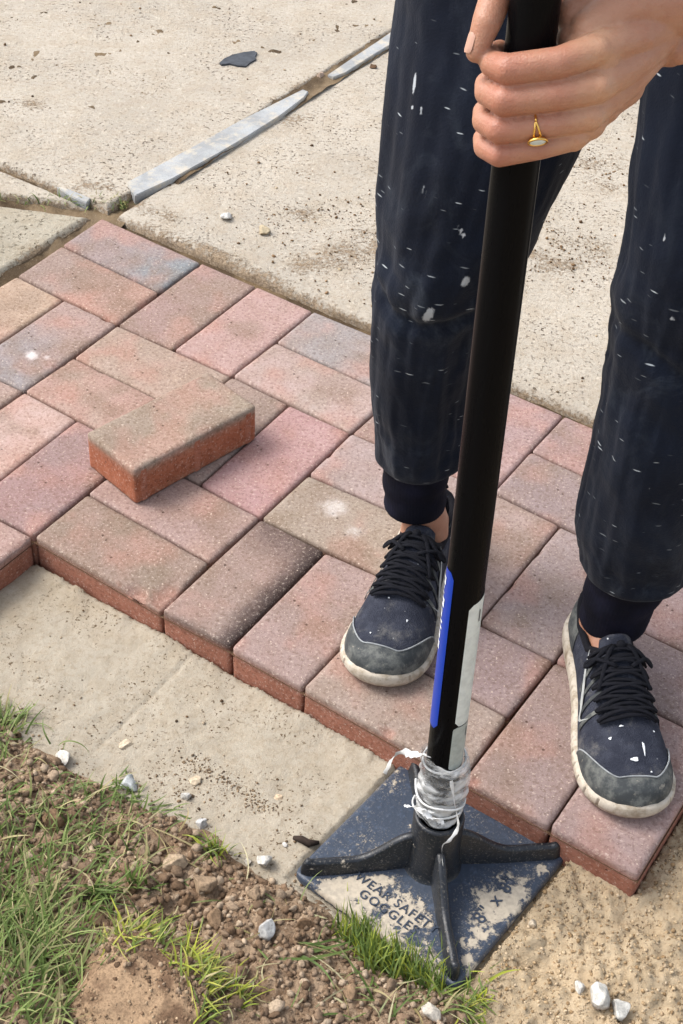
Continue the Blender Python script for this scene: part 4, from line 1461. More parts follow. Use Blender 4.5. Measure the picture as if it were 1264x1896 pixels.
# socket: a cast tube with a thick rim
prof = [(SOCK_R + 0.010, 0.0075), (SOCK_R + 0.004, 0.0115), (SOCK_R + 0.0014, 0.020), (SOCK_R, 0.05), (SOCK_R, SOCK_H - 0.004), (SOCK_R - 0.001, SOCK_H - 0.001),
        (SOCK_R - 0.003, SOCK_H), (SOCK_R - 0.0055, SOCK_H - 0.0015), (SOCK_R - 0.0062, SOCK_H - 0.006), (SOCK_R - 0.0065, 0.03)]
bm = bmesh.new()
rows = [[bm.verts.new((r * math.cos(2 * math.pi * k / 40), r * math.sin(2 * math.pi * k / 40), z)) for k in range(40)] for r, z in prof]
for r0, r1 in zip(rows[:-1], rows[1:]):
    for i in range(40):
        bm.faces.new((r0[i], r0[(i + 1) % 40], r1[(i + 1) % 40], r1[i]))
solid_from(bm, 'socket', M['iron_rib'], tamper, 0.14)


# lettering cast into the plate
def lettering(text, size, loc, rot):
    cu = bpy.data.curves.new('raised_lettering', 'FONT')
    cu.body = text
    cu.size = size
    cu.extrude = 0.0009
    cu.align_x = 'CENTER'; cu.align_y = 'CENTER'
    cu.space_character = 1.15
    cu.space_line = 0.95
    cu.resolution_u = 3
    o = bpy.data.objects.new('tmp', cu)
    C.objects.link(o)
    me = bpy.data.meshes.new_from_object(o.evaluated_get(bpy.context.evaluated_depsgraph_get()))
    bpy.data.objects.remove(o)
    me.name = 'raised_lettering'
    at = me.attributes.new('dust', 'FLOAT', 'POINT')
    at.data.foreach_set('value', np.full(len(me.vertices), 0.06, np.float32))
    me.materials.clear()
    ob = link('raised_lettering', me, M['iron'], tamper, loc)
    ob.rotation_euler = (0, 0, rot)
    return ob


# local frame: +x = right corner, -y = near corner
lettering('WEAR SAFETY\nGOGGLES', 0.0142, (-0.0485, -0.0495, 0.0092), -math.pi / 4)
lettering('8" x 8"', 0.0200, (0.0560, -0.0500, 0.0092), math.pi / 4)

# pole
LEAN = Vector((-0.008, 0.080, 1.0)).normalized()
pole_rot = Vector((0, 0, 1)).rotation_difference(LEAN)
mat_pole = NT('black_painted_tube')
_c = mat_pole.coord()
_n = mat_pole.noise(mat_pole.map(_c, (1, 1, 0.15)), 90, 4, 0.6)
mat_pole.done(mat_pole.mix(mat_pole.ramp(_n, 0.6, 0.75, 0, 0.25), (0.003, 0.003, 0.0035), (0.012, 0.012, 0.012)), mat_pole.ramp(_n, 0.3, 0.7, 0.24, 0.34), None, 0.05)
mat_pole = mat_pole.m
POLE_R = 0.0172
# the tamper root's rotation is small; parts on the pole live in a pole frame given in world terms
Rt = tamper.rotation_euler.to_matrix()
Rti = Rt.inverted()
P0w = Vector((PC[0], PC[1], PZ))


def polept(h, r=0.0, a=0.0):
    """world point: h metres along the pole from the plate, radius r, angle a (0 = image right, pi/2 = away from camera)"""
    ex = LEAN.cross(Vector((0, -1, 0))).normalized()
    ex = -ex if ex.x < 0 else ex
    ey = LEAN.cross(ex).normalized()
    if ey.y < 0:
        ey = -ey
    return P0w + LEAN * h + ex * (r * math.cos(a)) + ey * (r * math.sin(a))


def to_tamper(pts):
    return [Rti @ (Vector(p) - P0w) for p in pts]


pm = MB()
hs_ = [0.012] + list(np.linspace(0.03, 1.07, 30)) + [1.075]
vs_, fs_ = [], []
NS = 40
for h in hs_:
    r = POLE_R if h < 1.073 else POLE_R - 0.003
    vs_ += [polept(h, r, 2 * math.pi * k / NS) for k in range(NS)]
for i in range(len(hs_) - 1):
    for k in range(NS):
        fs_.append((i * NS + k, i * NS + (k + 1) % NS, (i + 1) * NS + (k + 1) % NS, (i + 1) * NS + k))
fs_ += [tuple(range(NS - 1, -1, -1)), tuple(range((len(hs_) - 1) * NS, len(hs_) * NS))]
pm.add(to_tamper(vs_), fs_)
link('pole', pm.mesh('pole'), mat_pole, tamper)


def pole_patch(name, h0, h1, a0, a1, off, mat, slant=0.0, nh=30, na=16, parent=None):
    vs_, fs_ = [], []
    for i in range(nh):
        for j in range(na):
            t = j / (na - 1)
            h = h0 + (h1 - h0) * i / (nh - 1)
            # rounded label corners
            e = min(i, nh - 1 - i) * (h1 - h0) / (nh - 1)
            inset = 0.0
            if e < 0.004:
                inset = (0.004 - math.sqrt(max(0, 0.004 ** 2 - (0.004 - e) ** 2))) / POLE_R
            aa = a0 + inset + (a1 - a0 - 2 * inset) * t
            hh = h + slant * (t - 0.5) * (h1 - h0) * (1 if i > nh / 2 else 0)
            vs_.append(polept(hh, POLE_R + off, aa))
    for i in range(nh - 1):
        for j in range(na - 1):
            fs_.append((i * na + j, i * na + j + 1, (i + 1) * na + j + 1, (i + 1) * na + j))
    mb = MB()
    mb.add(to_tamper(vs_) if parent is None else vs_, fs_)
    me = mb.mesh(name)
    o = link(name, me, mat, tamper)
    return o


D2R = math.radians
blue = mat_plain('blue_label', lin(18, 62, 176, 0.75), 0.4, 0.4)
whitel = mat_plain('white_label', lin(222, 228, 222, 0.9), 0.5, 0.4, 0, 0, 0, 0.16, 90)
greyl = mat_plain('greyish_label', lin(178, 186, 180, 0.9), 0.5, 0.4, 0, 0, 0, 0.2, 120)
whitep = mat_plain('white_print', lin(236, 240, 244, 0.9), 0.5, 0.4)
dkp = mat_plain('dark_print', lin(60, 62, 64), 0.5, 0.4)


def h_at(py):
    """height along the pole whose axis shows at photo row py"""
    lo, hi = 0.0, 1.1
    for _ in range(40):
        mid = (lo + hi) / 2
        c = RW @ (np.array(polept(mid)) - CAM)
        if 948 + FPX * c[1] / c[2] > py:
            lo = mid
        else:
            hi = mid
    return lo


hb0, hb1 = h_at(1335), h_at(1048)
lb = pole_patch('label', hb0, hb1, D2R(170), D2R(229), 0.0005, blue)
lb['label'] = 'blue label with white lettering on the pole'
hw0, hw1 = h_at(1322), h_at(1092)
lw = pole_patch('label', hw0, hw1, D2R(-76), D2R(24), 0.0005, whitel, 0.05)
lw['label'] = 'long white label on the pole'
hg0, hg1 = h_at(1402), h_at(1322)
lg = pole_patch('label', hg0, hg1 - 0.001, D2R(-80), D2R(24), 0.0006, greyl)
lg['label'] = 'short greyish label under the white one'
# the blue label's white lettering, standing along the pole and running out of sight round it
pr = MB()
hh = hb1 - 0.010
for k, (dh, aa0, aa1) in enumerate([(0.009, 172, 196), (0.008, 172, 190), (0.010, 172, 199), (0.009, 172, 192), (0.010, 172, 199), (0.008, 172, 194), (0.009, 172, 196)]):
    h1_ = hh; h0_ = hh - dh
    bars = [(h0_, h0_ + dh * 0.28, aa0, aa1), (h1_ - dh * 0.28, h1_, aa0, aa1 - (3 if k % 2 else 0))]
    if k % 3 != 1:
        bars.append((h0_, h1_, aa1 - 8, aa1 - 1))
    for (q0, q1, w0, w1) in bars:
        ang = np.linspace(D2R(w0), D2R(w1), 6)
        vv = [polept(q0, POLE_R + 0.0009, x) for x in ang] + [polept(q1, POLE_R + 0.0009, x) for x in ang]
        pr.add(to_tamper(vv), [(i, i + 1, i + 7, i + 6) for i in range(5)])
    hh -= dh + 0.0035
link('label_lettering', pr.mesh('label_lettering'), whitep, lb)
for (q0, q1, w0, w1) in ((hw1 - 0.020, hw1 - 0.010, -12, -2), (hw1 - 0.026, hw1 - 0.012, -38, -34), (hw1 - 0.018, hw1 - 0.012, 2, 10), (hg1 - 0.018, hg1 - 0.006, -30, -26)):
    pr = MB()
    ang = np.linspace(D2R(w0), D2R(w1), 5)
    vv = [polept(q0, POLE_R + 0.0010, x) for x in ang] + [polept(q1, POLE_R + 0.0010, x) for x in ang]
    pr.add(to_tamper(vv), [(i, i + 1, i + 6, i + 5) for i in range(4)])
    link('label_lettering', pr.mesh('label_lettering'), dkp, lw)

# torn plastic film wound round the pole above the socket


def mat_film():
    t = NT('cloudy_plastic_film')
    co = t.coord()
    n = t.noise(t.map(co, (1, 1, 2.4), (0.25, 0.2, 0)), 38, 6, 0.62, 0.4)
    t.done((0.82, 0.83, 0.82), 0.28, t.bump(n, 0.006, 0.9), 0.5)
    tr = t.n('ShaderNodeBsdfTransparent')
    mx = t.n('ShaderNodeMixShader')
    t.l(t.ramp(n, 0.38, 0.66, 0.12, 0.72), mx.inputs[0])
    t.l(tr.outputs[0], mx.inputs[1])
    t.l(t.b.outputs[0], mx.inputs[2])
    t.l(mx.outputs[0], t.out.inputs[0])
    return t.m


M['film'] = mat_film()
hf0, hf1 = SOCK_H - 0.004, h_at(1392)
NA, NH = 72, 60
A_, H_ = np.meshgrid(np.linspace(0, 2 * math.pi, NA, endpoint=False), np.linspace(0, 1, NH), indexing='ij')
fold = 0.3 + 0.9 * fbm(np.cos(A_) * 1.2 + H_ * 1.5, np.sin(A_) * 1.2, H_ * 8 + 0.6 * np.sin(A_), 801, 4, 0.6)
bul = 0.0035 + 0.0042 * np.sin(np.clip(H_, 0, 1) * math.pi) ** 0.6 * (0.6 + 0.4 * np.sin(A_ + 2))
Rr = POLE_R + bul + 0.0045 * (0.4 - fold) + 0.0005 * np.sin(H_ * 46 + 2 * np.sin(A_))
Hh = hf0 + (hf1 - hf0) * (H_ + 0.035 * np.sin(A_ * 2 + 1) + 0.03 * fbm(np.cos(A_) * 3, np.sin(A_) * 3, 0, 811))
pts = [polept(float(h), float(max(r, POLE_R + 0.0012)), float(a)) for h, r, a in zip(Hh.ravel(), Rr.ravel(), A_.ravel())]
mb = MB()
mb.add(to_tamper(pts), [tuple(f) for f in grid_faces(NA, NH, True).tolist()])
film = link('plastic_wrap', mb.mesh('plastic_wrap'), M['film'], tamper)
film['label'] = 'cloudy torn plastic film wound round the pole'
film_solid = mat_plain('twisted_film', (0.72, 0.73, 0.72), 0.4, 0.5, 0, 160, 0.001, 0.25, 120)
for k, (h0, h1, a0, a1, rr_, tr_) in enumerate([(hf1 - .004, hf1 - .012, 0, 6.6, .0030, .0012), (hf1 - .010, hf1 - .006, 1, 7.5, .0035, .0006), 
                                               (hf0 + .040, hf0 + .022, 3.0, 6.3, .0085, .0012), (hf0 + .012, hf0 + .02, 2.8, 5.6, .0080, .0010)]):
    ts = MB()
    P_ = []
    for i in range(40):
        t = i / 39
        P_.append(polept(h0 + (h1 - h0) * t + 0.0015 * math.sin(9 * t + k), POLE_R + rr_ + 0.0008 * math.sin(14 * t + 2 * k), a0 + (a1 - a0) * t))
    ts.tube(to_tamper(P_), tr_, 6)
    link('strand', ts.mesh('strand'), film_solid, film)


def ribbon(name, pts, wid, seed):
    """a thin crumpled tail of film"""
    pts = [Vector(p) for p in pts]
    n = 26
    cu = []
    for i in range(n):
        t = i / (n - 1) * (len(pts) - 1)
        k = min(int(t), len(pts) - 2); f = t - k
        p0 = pts[max(k - 1, 0)]; p1 = pts[k]; p2 = pts[k + 1]; p3 = pts[min(k + 2, len(pts) - 1)]
        cu.append(0.5 * ((2 * p1) + (p2 - p0) * f + (2 * p0 - 5 * p1 + 4 * p2 - p3) * f * f + (-p0 + 3 * p1 - 3 * p2 + p3) * f ** 3))
    vs_, fs_ = [], []
    for i, p in enumerate(cu):
        tg = (cu[min(i + 1, n - 1)] - cu[max(i - 1, 0)]).normalized()
        sd = tg.cross(Vector((0, -0.7, 0.7))).normalized()
        up = sd.cross(tg)
        a = seed + i * 0.35
        wv = sd * math.cos(a * 0.6) + up * math.sin(a * 0.6)
        ww = wid * (0.55 + 0.45 * math.sin(i * 0.9 + seed) ** 2) * (1 - 0.6 * (i / n) ** 3)
        for q in (-1, 0, 1):
            vs_.append(p + wv * ww * q * 0.5 + up * (0.0006 if q == 0 else 0))
    for i in range(n - 1):
        for q in (0, 1):
            fs_.append((i * 3 + q, i * 3 + q + 1, i * 3 + 4 + q, i * 3 + 3 + q))
    mb = MB(); mb.add(to_tamper(vs_), fs_)
    return link(name, mb.mesh(name), film_solid, film)


def pp(px, py, y):
    return Vector(aty(px, py, y))


yb = PC[1]
ribbon('film_tail', [pp(835, 1445, yb - .022), pp(842, 1490, yb - .027), pp(848, 1530, yb - 0.03), pp(832, 1556, yb - .034), pp(818, 1572, yb - .034), pp(824, 1640, yb - .036)], 0.0045, 0.4)
ribbon('film_tail', [pp(790, 1400, yb - .018), pp(770, 1398, yb + .005), pp(745, 1394, yb + .02), pp(728, 1404, yb + .04), pp(712, 1432, yb + 0.06)], 0.010, 1.3)
ribbon('film_tail', [pp(806, 1505, yb - .025), pp(780, 1500, yb - .026), pp(762, 1494, yb - .02), pp(748, 1492, yb - .015)], 0.005, 2.1)
ribbon('film_tail', [pp(780, 1500, yb - .027), pp(800, 1514, yb - .03), pp(822, 1524, yb - .031)], 0.008, 3.0)

# ================================================================== PERSON
person = link('person', None, None, None, (0.19, 1.22, 0.0))
tag(person, 'person in paint-flecked navy joggers and dark trainers gripping the tamper pole', 'person')
PO = Vector((0.19, 1.22, 0.0))


def L_(pts):
    return [Vector(p) - PO for p in pts]


def mat_skin():
    t = NT('skin')
    co = t.coord()
    base = t.attr('col')
    n = t.noise(co, 70, 5, 0.6)
    c = t.mix(t.ramp(n, 0.35, 0.7, 0, 0.4), base, t.mix(1.0, base, (0.88, 0.72, 0.66), 'MULTIPLY'))
    c = t.mix(t.ramp(t.noise(co, 160, 4, 0.7), 0.48, 0.68, 0, 0.30), c, t.mix(1.0, base, (0.84, 0.64, 0.56), 'MULTIPLY'))
    fine = t.vor(t.map(co, (1, 1, 1)), 700)
    mid = t.noise(co, 95, 4, 0.6)
    cre = t.noise(t.map(co, (60, 60, 420)), 1.0, 4, 0.6)
    t.done(c, 0.48, t.bump(t.math('ADD', t.math('ADD', t.math('MULTIPLY', fine, 0.4), t.math('MULTIPLY', mid, 2.2)), t.math('MULTIPLY', cre, 0.8)), 0.0006, 0.75), 0.45)
    t.b.inputs['Subsurface Weight'].default_value = 0.25
    t.b.inputs['Subsurface Radius'].default_value = (0.009, 0.004, 0.0025)
    t.b.inputs['Subsurface Scale'].default_value = 0.5
    return t.m


M['skin'] = mat_skin()
# --- gripping hand, in a frame on the pole: r = image right, a = towards the camera, u = up the pole
hg = h_at(160)
HC = polept(hg)
eu = LEAN.copy()
er = Vector((1, 0.04, 0)); er = (er - eu * er.dot(eu)).normalized()
ea = er.cross(eu).normalized()
if ea.y > 0:
    ea = -ea


def hp(r, a, u):
    return HC + er * (r / 1000) + ea * (a / 1000) + eu * (u / 1000)


hand = MB()
# finger: MCP, mid-proximal, PIP, mid-middle, DIP, tip   (mm: right, toward camera, up)
FING = {
    'index': ([(40, 23, 36), (16, 29, 28.5), (-16, 27, 22), (-25.5, 14, 20), (-26, -2, 19), (-18, -17, 18)], [11.4, 10.6, 10.4, 9.0, 8.5, 7.5]),
    'middle': ([(43, 28, 13), (18, 32, 8), (-17, 29, 1), (-27, 14, 0), (-26, -4, -1), (-16, -19, -1)], [11.4, 10.6, 10.4, 9.1, 8.5, 7.5]),
    'ring': ([(41, 27, -8), (16, 31, -13), (-18, 28, -20), (-27, 13, -21), (-26, -4, -21), (-16, -19, -21)], [10.4, 9.3, 9.7, 8.6, 8.0, 7.1]),
    'pinky': ([(34, 22, -26), (12, 27, -32), (-16, 26, -39), (-25, 13, -40), (-25, -2, -40), (-17, -15, -40)], [9.4, 8.4, 8.7, 7.8, 7.3, 6.6]),
}
for nm, (P_, R_) in FING.items():
    hand.limb([hp(*p) for p in P_], [r / 1000 for r in R_], 18)
WR = hp(98, -22, 40)
WR2 = hp(92, -30, 18)
# metacarpals and the back of the hand
for nm, rad in (('index', 11), ('middle', 11.5), ('ring', 11), ('pinky', 10)):
    p = FING[nm][0][0]
    k = {'index': 0.0, 'middle': 0.33, 'ring': 0.66, 'pinky': 1.0}[nm]
    wpt = WR.lerp(WR2, k) + eu * 0.004
    midp = hp(*p).lerp(wpt, 0.5) + ea * 0.006 + er * 0.002
    hand.limb([hp(*p), midp, wpt], [(rad) / 1000, rad * 1.08 / 1000, rad * 1.35 / 1000], 18)
    # knuckle head and the tendon running back from it
    hand.ball(hp(p[0] + 2.0, p[1] + 2.6, p[2] + 1.2), 0.0095 if nm != 'pinky' else 0.008, 16, 10)
    hand.limb([hp(p[0] + 4, p[1] + 3.6, p[2] + 1), hp(*p).lerp(wpt, 0.55) + ea * 0.0155 + er * 0.006], [0.0036, 0.0028], 10)
# broad back of the hand and the web towards the thumb
for k in range(9):
    f = k / 8
    p0 = hp(40, 22, 34).lerp(hp(37, 21, -22), f)
    p1 = WR.lerp(WR2, f) + eu * 0.006
    for g in (0.12, 0.3, 0.5, 0.7, 0.88):
        hand.ball(p0.lerp(p1, g) + ea * 0.003 * math.sin(math.pi * g), 0.0135, 14, 9)
hand.limb([hp(40, 2, 42), hp(66, -10, 56), hp(96, -20, 56)], [0.015, 0.021, 0.024], 18)
hand.limb([hp(30, -14, 46), hp(56, -20, 56)], [0.014, 0.02], 18)
# palm behind the pole, thumb pad
hand.limb([hp(36, 8, 30), hp(36, 8, -24)], [0.015, 0.013], 18)
hand.limb([hp(34, -6, 32), hp(60, -20, 30)], [0.016, 0.018], 18)
hand.limb([hp(34, -4, -18), hp(64, -20, 10)], [0.014, 0.018], 18)
hand.limb([hp(50, 6, 20), hp(62, 0, 18)], [0.018, 0.018], 18)
hand.limb([hp(46, 10, -10), hp(66, -2, 4)], [0.014, 0.017], 18)
# thumb: round behind the pole, tip turned down over the curled fingers
TH_ = [hp(66, -26, 36), hp(30, -34, 52), hp(0, -32, 60), hp(-24, -14, 58), hp(-31, 2, 44), hp(-37, 9, 26)]
hand.limb(TH_, [0.017, 0.0150, 0.0120, 0.0115, 0.0102, 0.0072], 18)
# wrist and forearm
ELB = Vector((0.415, 1.10, 0.935))
WC = WR.lerp(WR2, 0.45)
fd = (ELB - WC).normalized()
fs = fd.cross(ea).normalized()
for i in range(15):
    t = i / 14
    c = WC.lerp(ELB, t)
    wd = 0.0235 + 0.018 * float(sstep(0.05, 0.7, t)); th = 0.0185 + 0.017 * float(sstep(0.05, 0.7, t))
    rm = Matrix((fs, fs.cross(fd), fd)).transposed()
    hand.ball(c, (wd, th, 0.016), 20, 12, rm)
    if i < 14:
        c2 = WC.lerp(ELB, (i + 0.5) / 14)
        hand.ball(c2, (wd, th, 0.016), 20, 12, rm)
# ulna bump
hand.ball(WC + fd * 0.012 - fs * 0.0 + ea * 0.012 - eu * 0.012, 0.011, 14, 9)
hmesh = remeshed(hand, 'body_hand', 0.0012, 5, 0.5)
# --- rest of the body under the clothes
bd = MB()
# leg centre lines from the silhouettes: (photo x, photo y, half-width px, depth y)
LEG_A = [(768, 936, 56, 1.290), (768, 915, 60, 1.290), (768, 890, 66, 1.289), (770, 866, 76, 1.288), (776, 820, 86, 1.284), (780, 760, 92, 1.278), (782, 700, 95, 1.272),
         (788, 640, 101, 1.266), (797, 570, 112, 1.260), (816, 500, 130, 1.256), (838, 440, 143, 1.258), (858, 370, 156, 1.262), (878, 300, 172, 1.270), (898, 230, 184, 1.280),
         (918, 130, 192, 1.296), (932, 30, 195, 1.316), (940, -80, 200, 1.338), (945, -200, 205, 1.36), (945, -330, 210, 1.385)]
LEG_B = [(1134, 1150, 61, 1.160), (1139, 1128, 66, 1.160), (1146, 1108, 74, 1.159), (1156, 1085, 86, 1.158), (1174, 1040, 102, 1.154), (1183, 980, 110, 1.150), (1194, 910, 113, 1.146),
         (1210, 830, 116, 1.142), (1232, 740, 119, 1.140), (1256, 640, 124, 1.140), (1278, 550, 137, 1.140), (1301, 450, 142, 1.146), (1316, 350, 150, 1.158), (1336, 240, 158, 1.176),
         (1362, 130, 166, 1.20), (1385, 10, 172, 1.235), (1385, -110, 178, 1.275), (1370, -240, 184, 1.32), (1350, -380, 190, 1.36)]


def leg_rows(rows, step):
    C_, R_ = [], []
    for (px, py, hw, yy) in rows:
        c = aty(px, py, yy)
        dep = (RW @ (c - CAM))[2]
        C_.append(c); R_.append(hw * dep / FPX)
    C_ = np.array(C_); R_ = np.array(R_)
    z = C_[:, 2]
    zs = np.arange(z[0], z[-1], step)
    k = np.arange(len(z))
    # smooth resampling by height
    out = np.stack([np.interp(zs, z, C_[:, 0]), np.interp(zs, z, C_[:, 1]), zs], -1)
    rr_ = np.interp(zs, z, R_)
    ker = np.hanning(13); ker /= ker.sum()
    pad = lambda q: np.concatenate([np.full(6, q[0]) + (np.arange(-6, 0)) * (q[1] - q[0]), q, np.full(6, q[-1]) + np.arange(1, 7) * (q[-1] - q[-2])])
    for j in (0, 1):
        out[:, j] = np.convolve(pad(out[:, j]), ker, 'valid')
    rr_ = np.convolve(pad(rr_), ker, 'valid')
    return out, rr_


LA, RA = leg_rows(LEG_A, 0.0045)
LB, RB = leg_rows(LEG_B, 0.0045)


def at_h(L, R, z):
    i = int(np.argmin(np.abs(L[:, 2] - z)))
    return Vector(L[i]), R[i]


def leg_body(L, R, ank, toe):
    pts, rads = [], []
    pts.append(Vector(ank) + Vector((0, 0, 0.045))); rads.append(0.030)
    pts.append(Vector(ank) + Vector((0, 0, 0.075))); rads.append(0.0275)
    for z, r in ((0.12, 0.0265), (0.2, 0.034), (0.3, 0.042), (0.42, 0.047), (0.5, 0.050), (0.65, 0.060), (0.8, 0.068)):
        c, rr = at_h(L, R, z)
        if z == 0.12:
            c = c.lerp(Vector(ank) + Vector((0, 0, 0.1)), 0.2)
        pts.append(c); rads.append(min(r, rr * 0.85))
    bd.limb(pts, rads, 16)
    d = Vector(toe) - Vector(ank)
    bd.limb([Vector(ank) + Vector((0, 0, 0.05)) - d * 0.12, Vector(ank) + d * 0.5 + Vector((0, 0, 0.040)), Vector(ank) + d * 0.78 + Vector((0, 0, 0.034))], [0.026, 0.024, 0.020], 14)


SH_A = dict(ank=(0.0985, 1.290, 0.0), toe=(0.0455, 1.092, 0.0))
SH_B = dict(ank=(0.2985, 1.160, 0.0), toe=(0.3185, 0.934, 0.0))
leg_body(LA, RA, SH_A['ank'], SH_A['toe'])
leg_body(LB, RB, SH_B['ank'], SH_B['toe'])
PEL = Vector((0.215, 1.39, 0.90)); CH = Vector((0.21, 1.27, 1.22)); NK = Vector((0.205, 1.235, 1.34)); HEAD = Vector((0.20, 1.185, 1.455))
SHL = Vector((0.375, 1.26, 1.245)); SHR = Vector((0.045, 1.26, 1.245)); ELR = Vector((-0.05, 1.13, 1.04)); HR = polept(1.03)
bd.limb([PEL, CH], [0.13, 0.125], 20)
bd.limb([SHR, CH, SHL], [0.055, 0.09, 0.055], 16)
bd.limb([CH, NK, HEAD], [0.07, 0.052, 0.06], 16)
bd.ball(HEAD + Vector((0, -0.01, 0.02)), (0.073, 0.092, 0.108), 20, 14)
bd.ball(HEAD + Vector((0, -0.098, 0.0)), (0.011, 0.014, 0.018), 10, 8)
bd.ball(HEAD + Vector((0.074, 0.005, 0.005)), (0.008, 0.016, 0.026), 10, 8)
bd.ball(HEAD + Vector((-0.074, 0.005, 0.005)), (0.008, 0.016, 0.026), 10, 8)
bd.limb([SHL, ELB], [0.046, 0.038], 16)
bd.limb([SHR, ELR, HR + Vector((-0.05, 0.02, 0.0))], [0.046, 0.038, 0.026], 16)
for k in range(4):
    bd.limb([HR + Vector((-0.045, -0.01, 0.03 - k * 0.021)), HR + Vector((0.0, -0.029, 0.03 - k * 0.021)), HR + Vector((0.026, -0.012, 0.03 - k * 0.021)), HR + Vector((0.02, 0.014, 0.03 - k * 0.021))], [0.011, 0.0095, 0.009, 0.0075], 10)
bd.limb([HR + Vector((-0.045, 0.015, 0.03)), HR + Vector((-0.01, 0.034, 0.05)), HR + Vector((0.025, 0.024, 0.05))], [0.013, 0.012, 0.009], 10)
bd.ball(HR + Vector((-0.048, 0.0, 0.0)), (0.018, 0.022, 0.042), 14, 10)
bmesh_ = remeshed(bd, 'body_rest', 0.004, 3, 0.5)
# the two shells overlap at the elbow; one mesh
vh, vb = coords(hmesh), coords(bmesh_)


def quads_of(me):
    return [tuple(p.vertices) for p in me.polygons]


fh = quads_of(hmesh); fb = [tuple(i + len(vh) for i in f) for f in quads_of(bmesh_)]
V = np.concatenate([vh, vb])
skin_c = np.array(lin(200, 148, 120, 0.70)); pink = np.array(lin(190, 122, 102, 0.70)); pale = np.array(lin(228, 186, 150, 0.80))
cw = np.zeros(len(V)); cl_ = np.zeros(len(V))
for nm, (P_, R_) in FING.items():
    for q, am in ((0, -0.6), (2, 0.75), (1, 0.5)):
        d = np.linalg.norm(V - np.array(hp(*P_[q])), axis=1)
        if am > 0:
            cw = np.maximum(cw, am * np.exp(-(d / 0.016) ** 2))
        else:
            cl_ = np.maximum(cl_, -am * np.exp(-(d / 0.017) ** 2))
col = skin_c * (1 - cw[:, None]) + pink * cw[:, None]
col = col * (1 - cl_[:, None]) + pale * cl_[:, None]
me = mesh_from('body', [tuple(p) for p in (V - np.array(PO)).tolist()], fh + fb, col)
body = link('body', me, M['skin'], person)
bpy.data.meshes.remove(hmesh); bpy.data.meshes.remove(bmesh_)
# thumb nail
nb = MB()
tn0, tn1 = TH_[4], TH_[5]
td = (tn1 - tn0).normalized()
tout = (-er * 0.92 + ea * 0.42); tout = (tout - td * tout.dot(td)).normalized(); ts_ = td.cross(tout)
vs_, fs_ = [], []
for i in range(9):
    for j in range(7):
        s_ = (i / 8 - 0.5) * 0.0135; q_ = (j / 6 - 0.5) * 2
        wq = 0.0046 * math.sqrt(max(0.0, 1 - max(0, abs(i / 8 - 0.5) * 2 - 0.55) ** 2 * 3))
        rr_ = 0.0097 - 0.0012 * (i / 8)
        vs_.append(tn0.lerp(tn1, 0.80) + td * s_ + ts_ * q_ * wq + tout * (rr_ - 0.0022 * q_ * q_))
for i in range(8):
    for j in range(6):
        fs_.append((i * 7 + j, i * 7 + j + 1, (i + 1) * 7 + j + 1, (i + 1) * 7 + j))
nb.add(L_(vs_), fs_)
link('thumb_nail', nb.mesh('thumb_nail'), mat_plain('nail', lin(206, 160, 138, 0.78), 0.35, 0.5), body)
# ring on the ring finger: band, forked shoulders, oval stone
gold = mat_plain('gold', lin(232, 188, 104), 0.22, 0.5, 1.0)
rp0 = hp(*FING['ring'][0][1]); rp1 = hp(*FING['ring'][0][2])
rc = rp0.lerp(rp1, 0.28)
rd = (rp1 - rp0).normalized()
ra1 = (ea - rd * ea.dot(rd)).normalized(); ra2 = rd.cross(ra1).normalized()
if ra2.dot(eu) < 0:
    ra2 = -ra2
RRAD = 0.0097


def rpt(ang, off=0.0, rad=RRAD):
    return rc + ra1 * math.cos(ang) * rad + ra2 * math.sin(ang) * rad + rd * off


rb = MB()
rb.tube(L_([rpt(D2R(40 + i * (360 - 95) / 40)) for i in range(41)]), 0.00085, 10)
for sgn_ in (-1, 1):
    rb.tube(L_([rpt(D2R(40 - i * 72 / 12), sgn_ * 0.0026 * (i / 12) ** 0.8) for i in range(13)]), 0.0008, 10)
    rb.tube(L_([rpt(D2R(-55 + i * 1.5), sgn_ * 0.0020) for i in range(6)]), 0.0008, 8)
gc = rpt(D2R(-40), 0, RRAD + 0.0022); gn = (gc - rc).normalized(); gt = gn.cross(rd).normalized()
ringmesh = []
vs_, fs_ = [], []
for (sc1, hh_) in ((0.86, -0.0016), (1.0, 0.0), (1.0, 0.0011), (0.84, 0.0013), (0.80, 0.0006)):
    for k in range(28):
        a = 2 * math.pi * k / 28
        vs_.append(gc + rd * math.cos(a) * 0.0070 * sc1 + gt * math.sin(a) * 0.0052 * sc1 + gn * hh_)
for i in range(4):
    for k in range(28):
        fs_.append((i * 28 + k, i * 28 + (k + 1) % 28, (i + 1) * 28 + (k + 1) % 28, (i + 1) * 28 + k))
fs_.append(tuple(range(27, -1, -1)))
rb.add(L_(vs_), fs_)
ring = link('ring', rb.mesh('ring'), gold, person)
ring['label'] = 'gold ring with forked band and oval pale stone'
gb = MB()
rm = Matrix((rd, gt, gn)).transposed()
gb.ball(L_([gc + gn * 0.0006])[0], (0.0056, 0.0042, 0.0011), 24, 10, rm)
link('gem', gb.mesh('gem'), mat_plain('milky_stone', lin(206, 216, 214, 0.95), 0.15, 0.5), ring)

# --- joggers


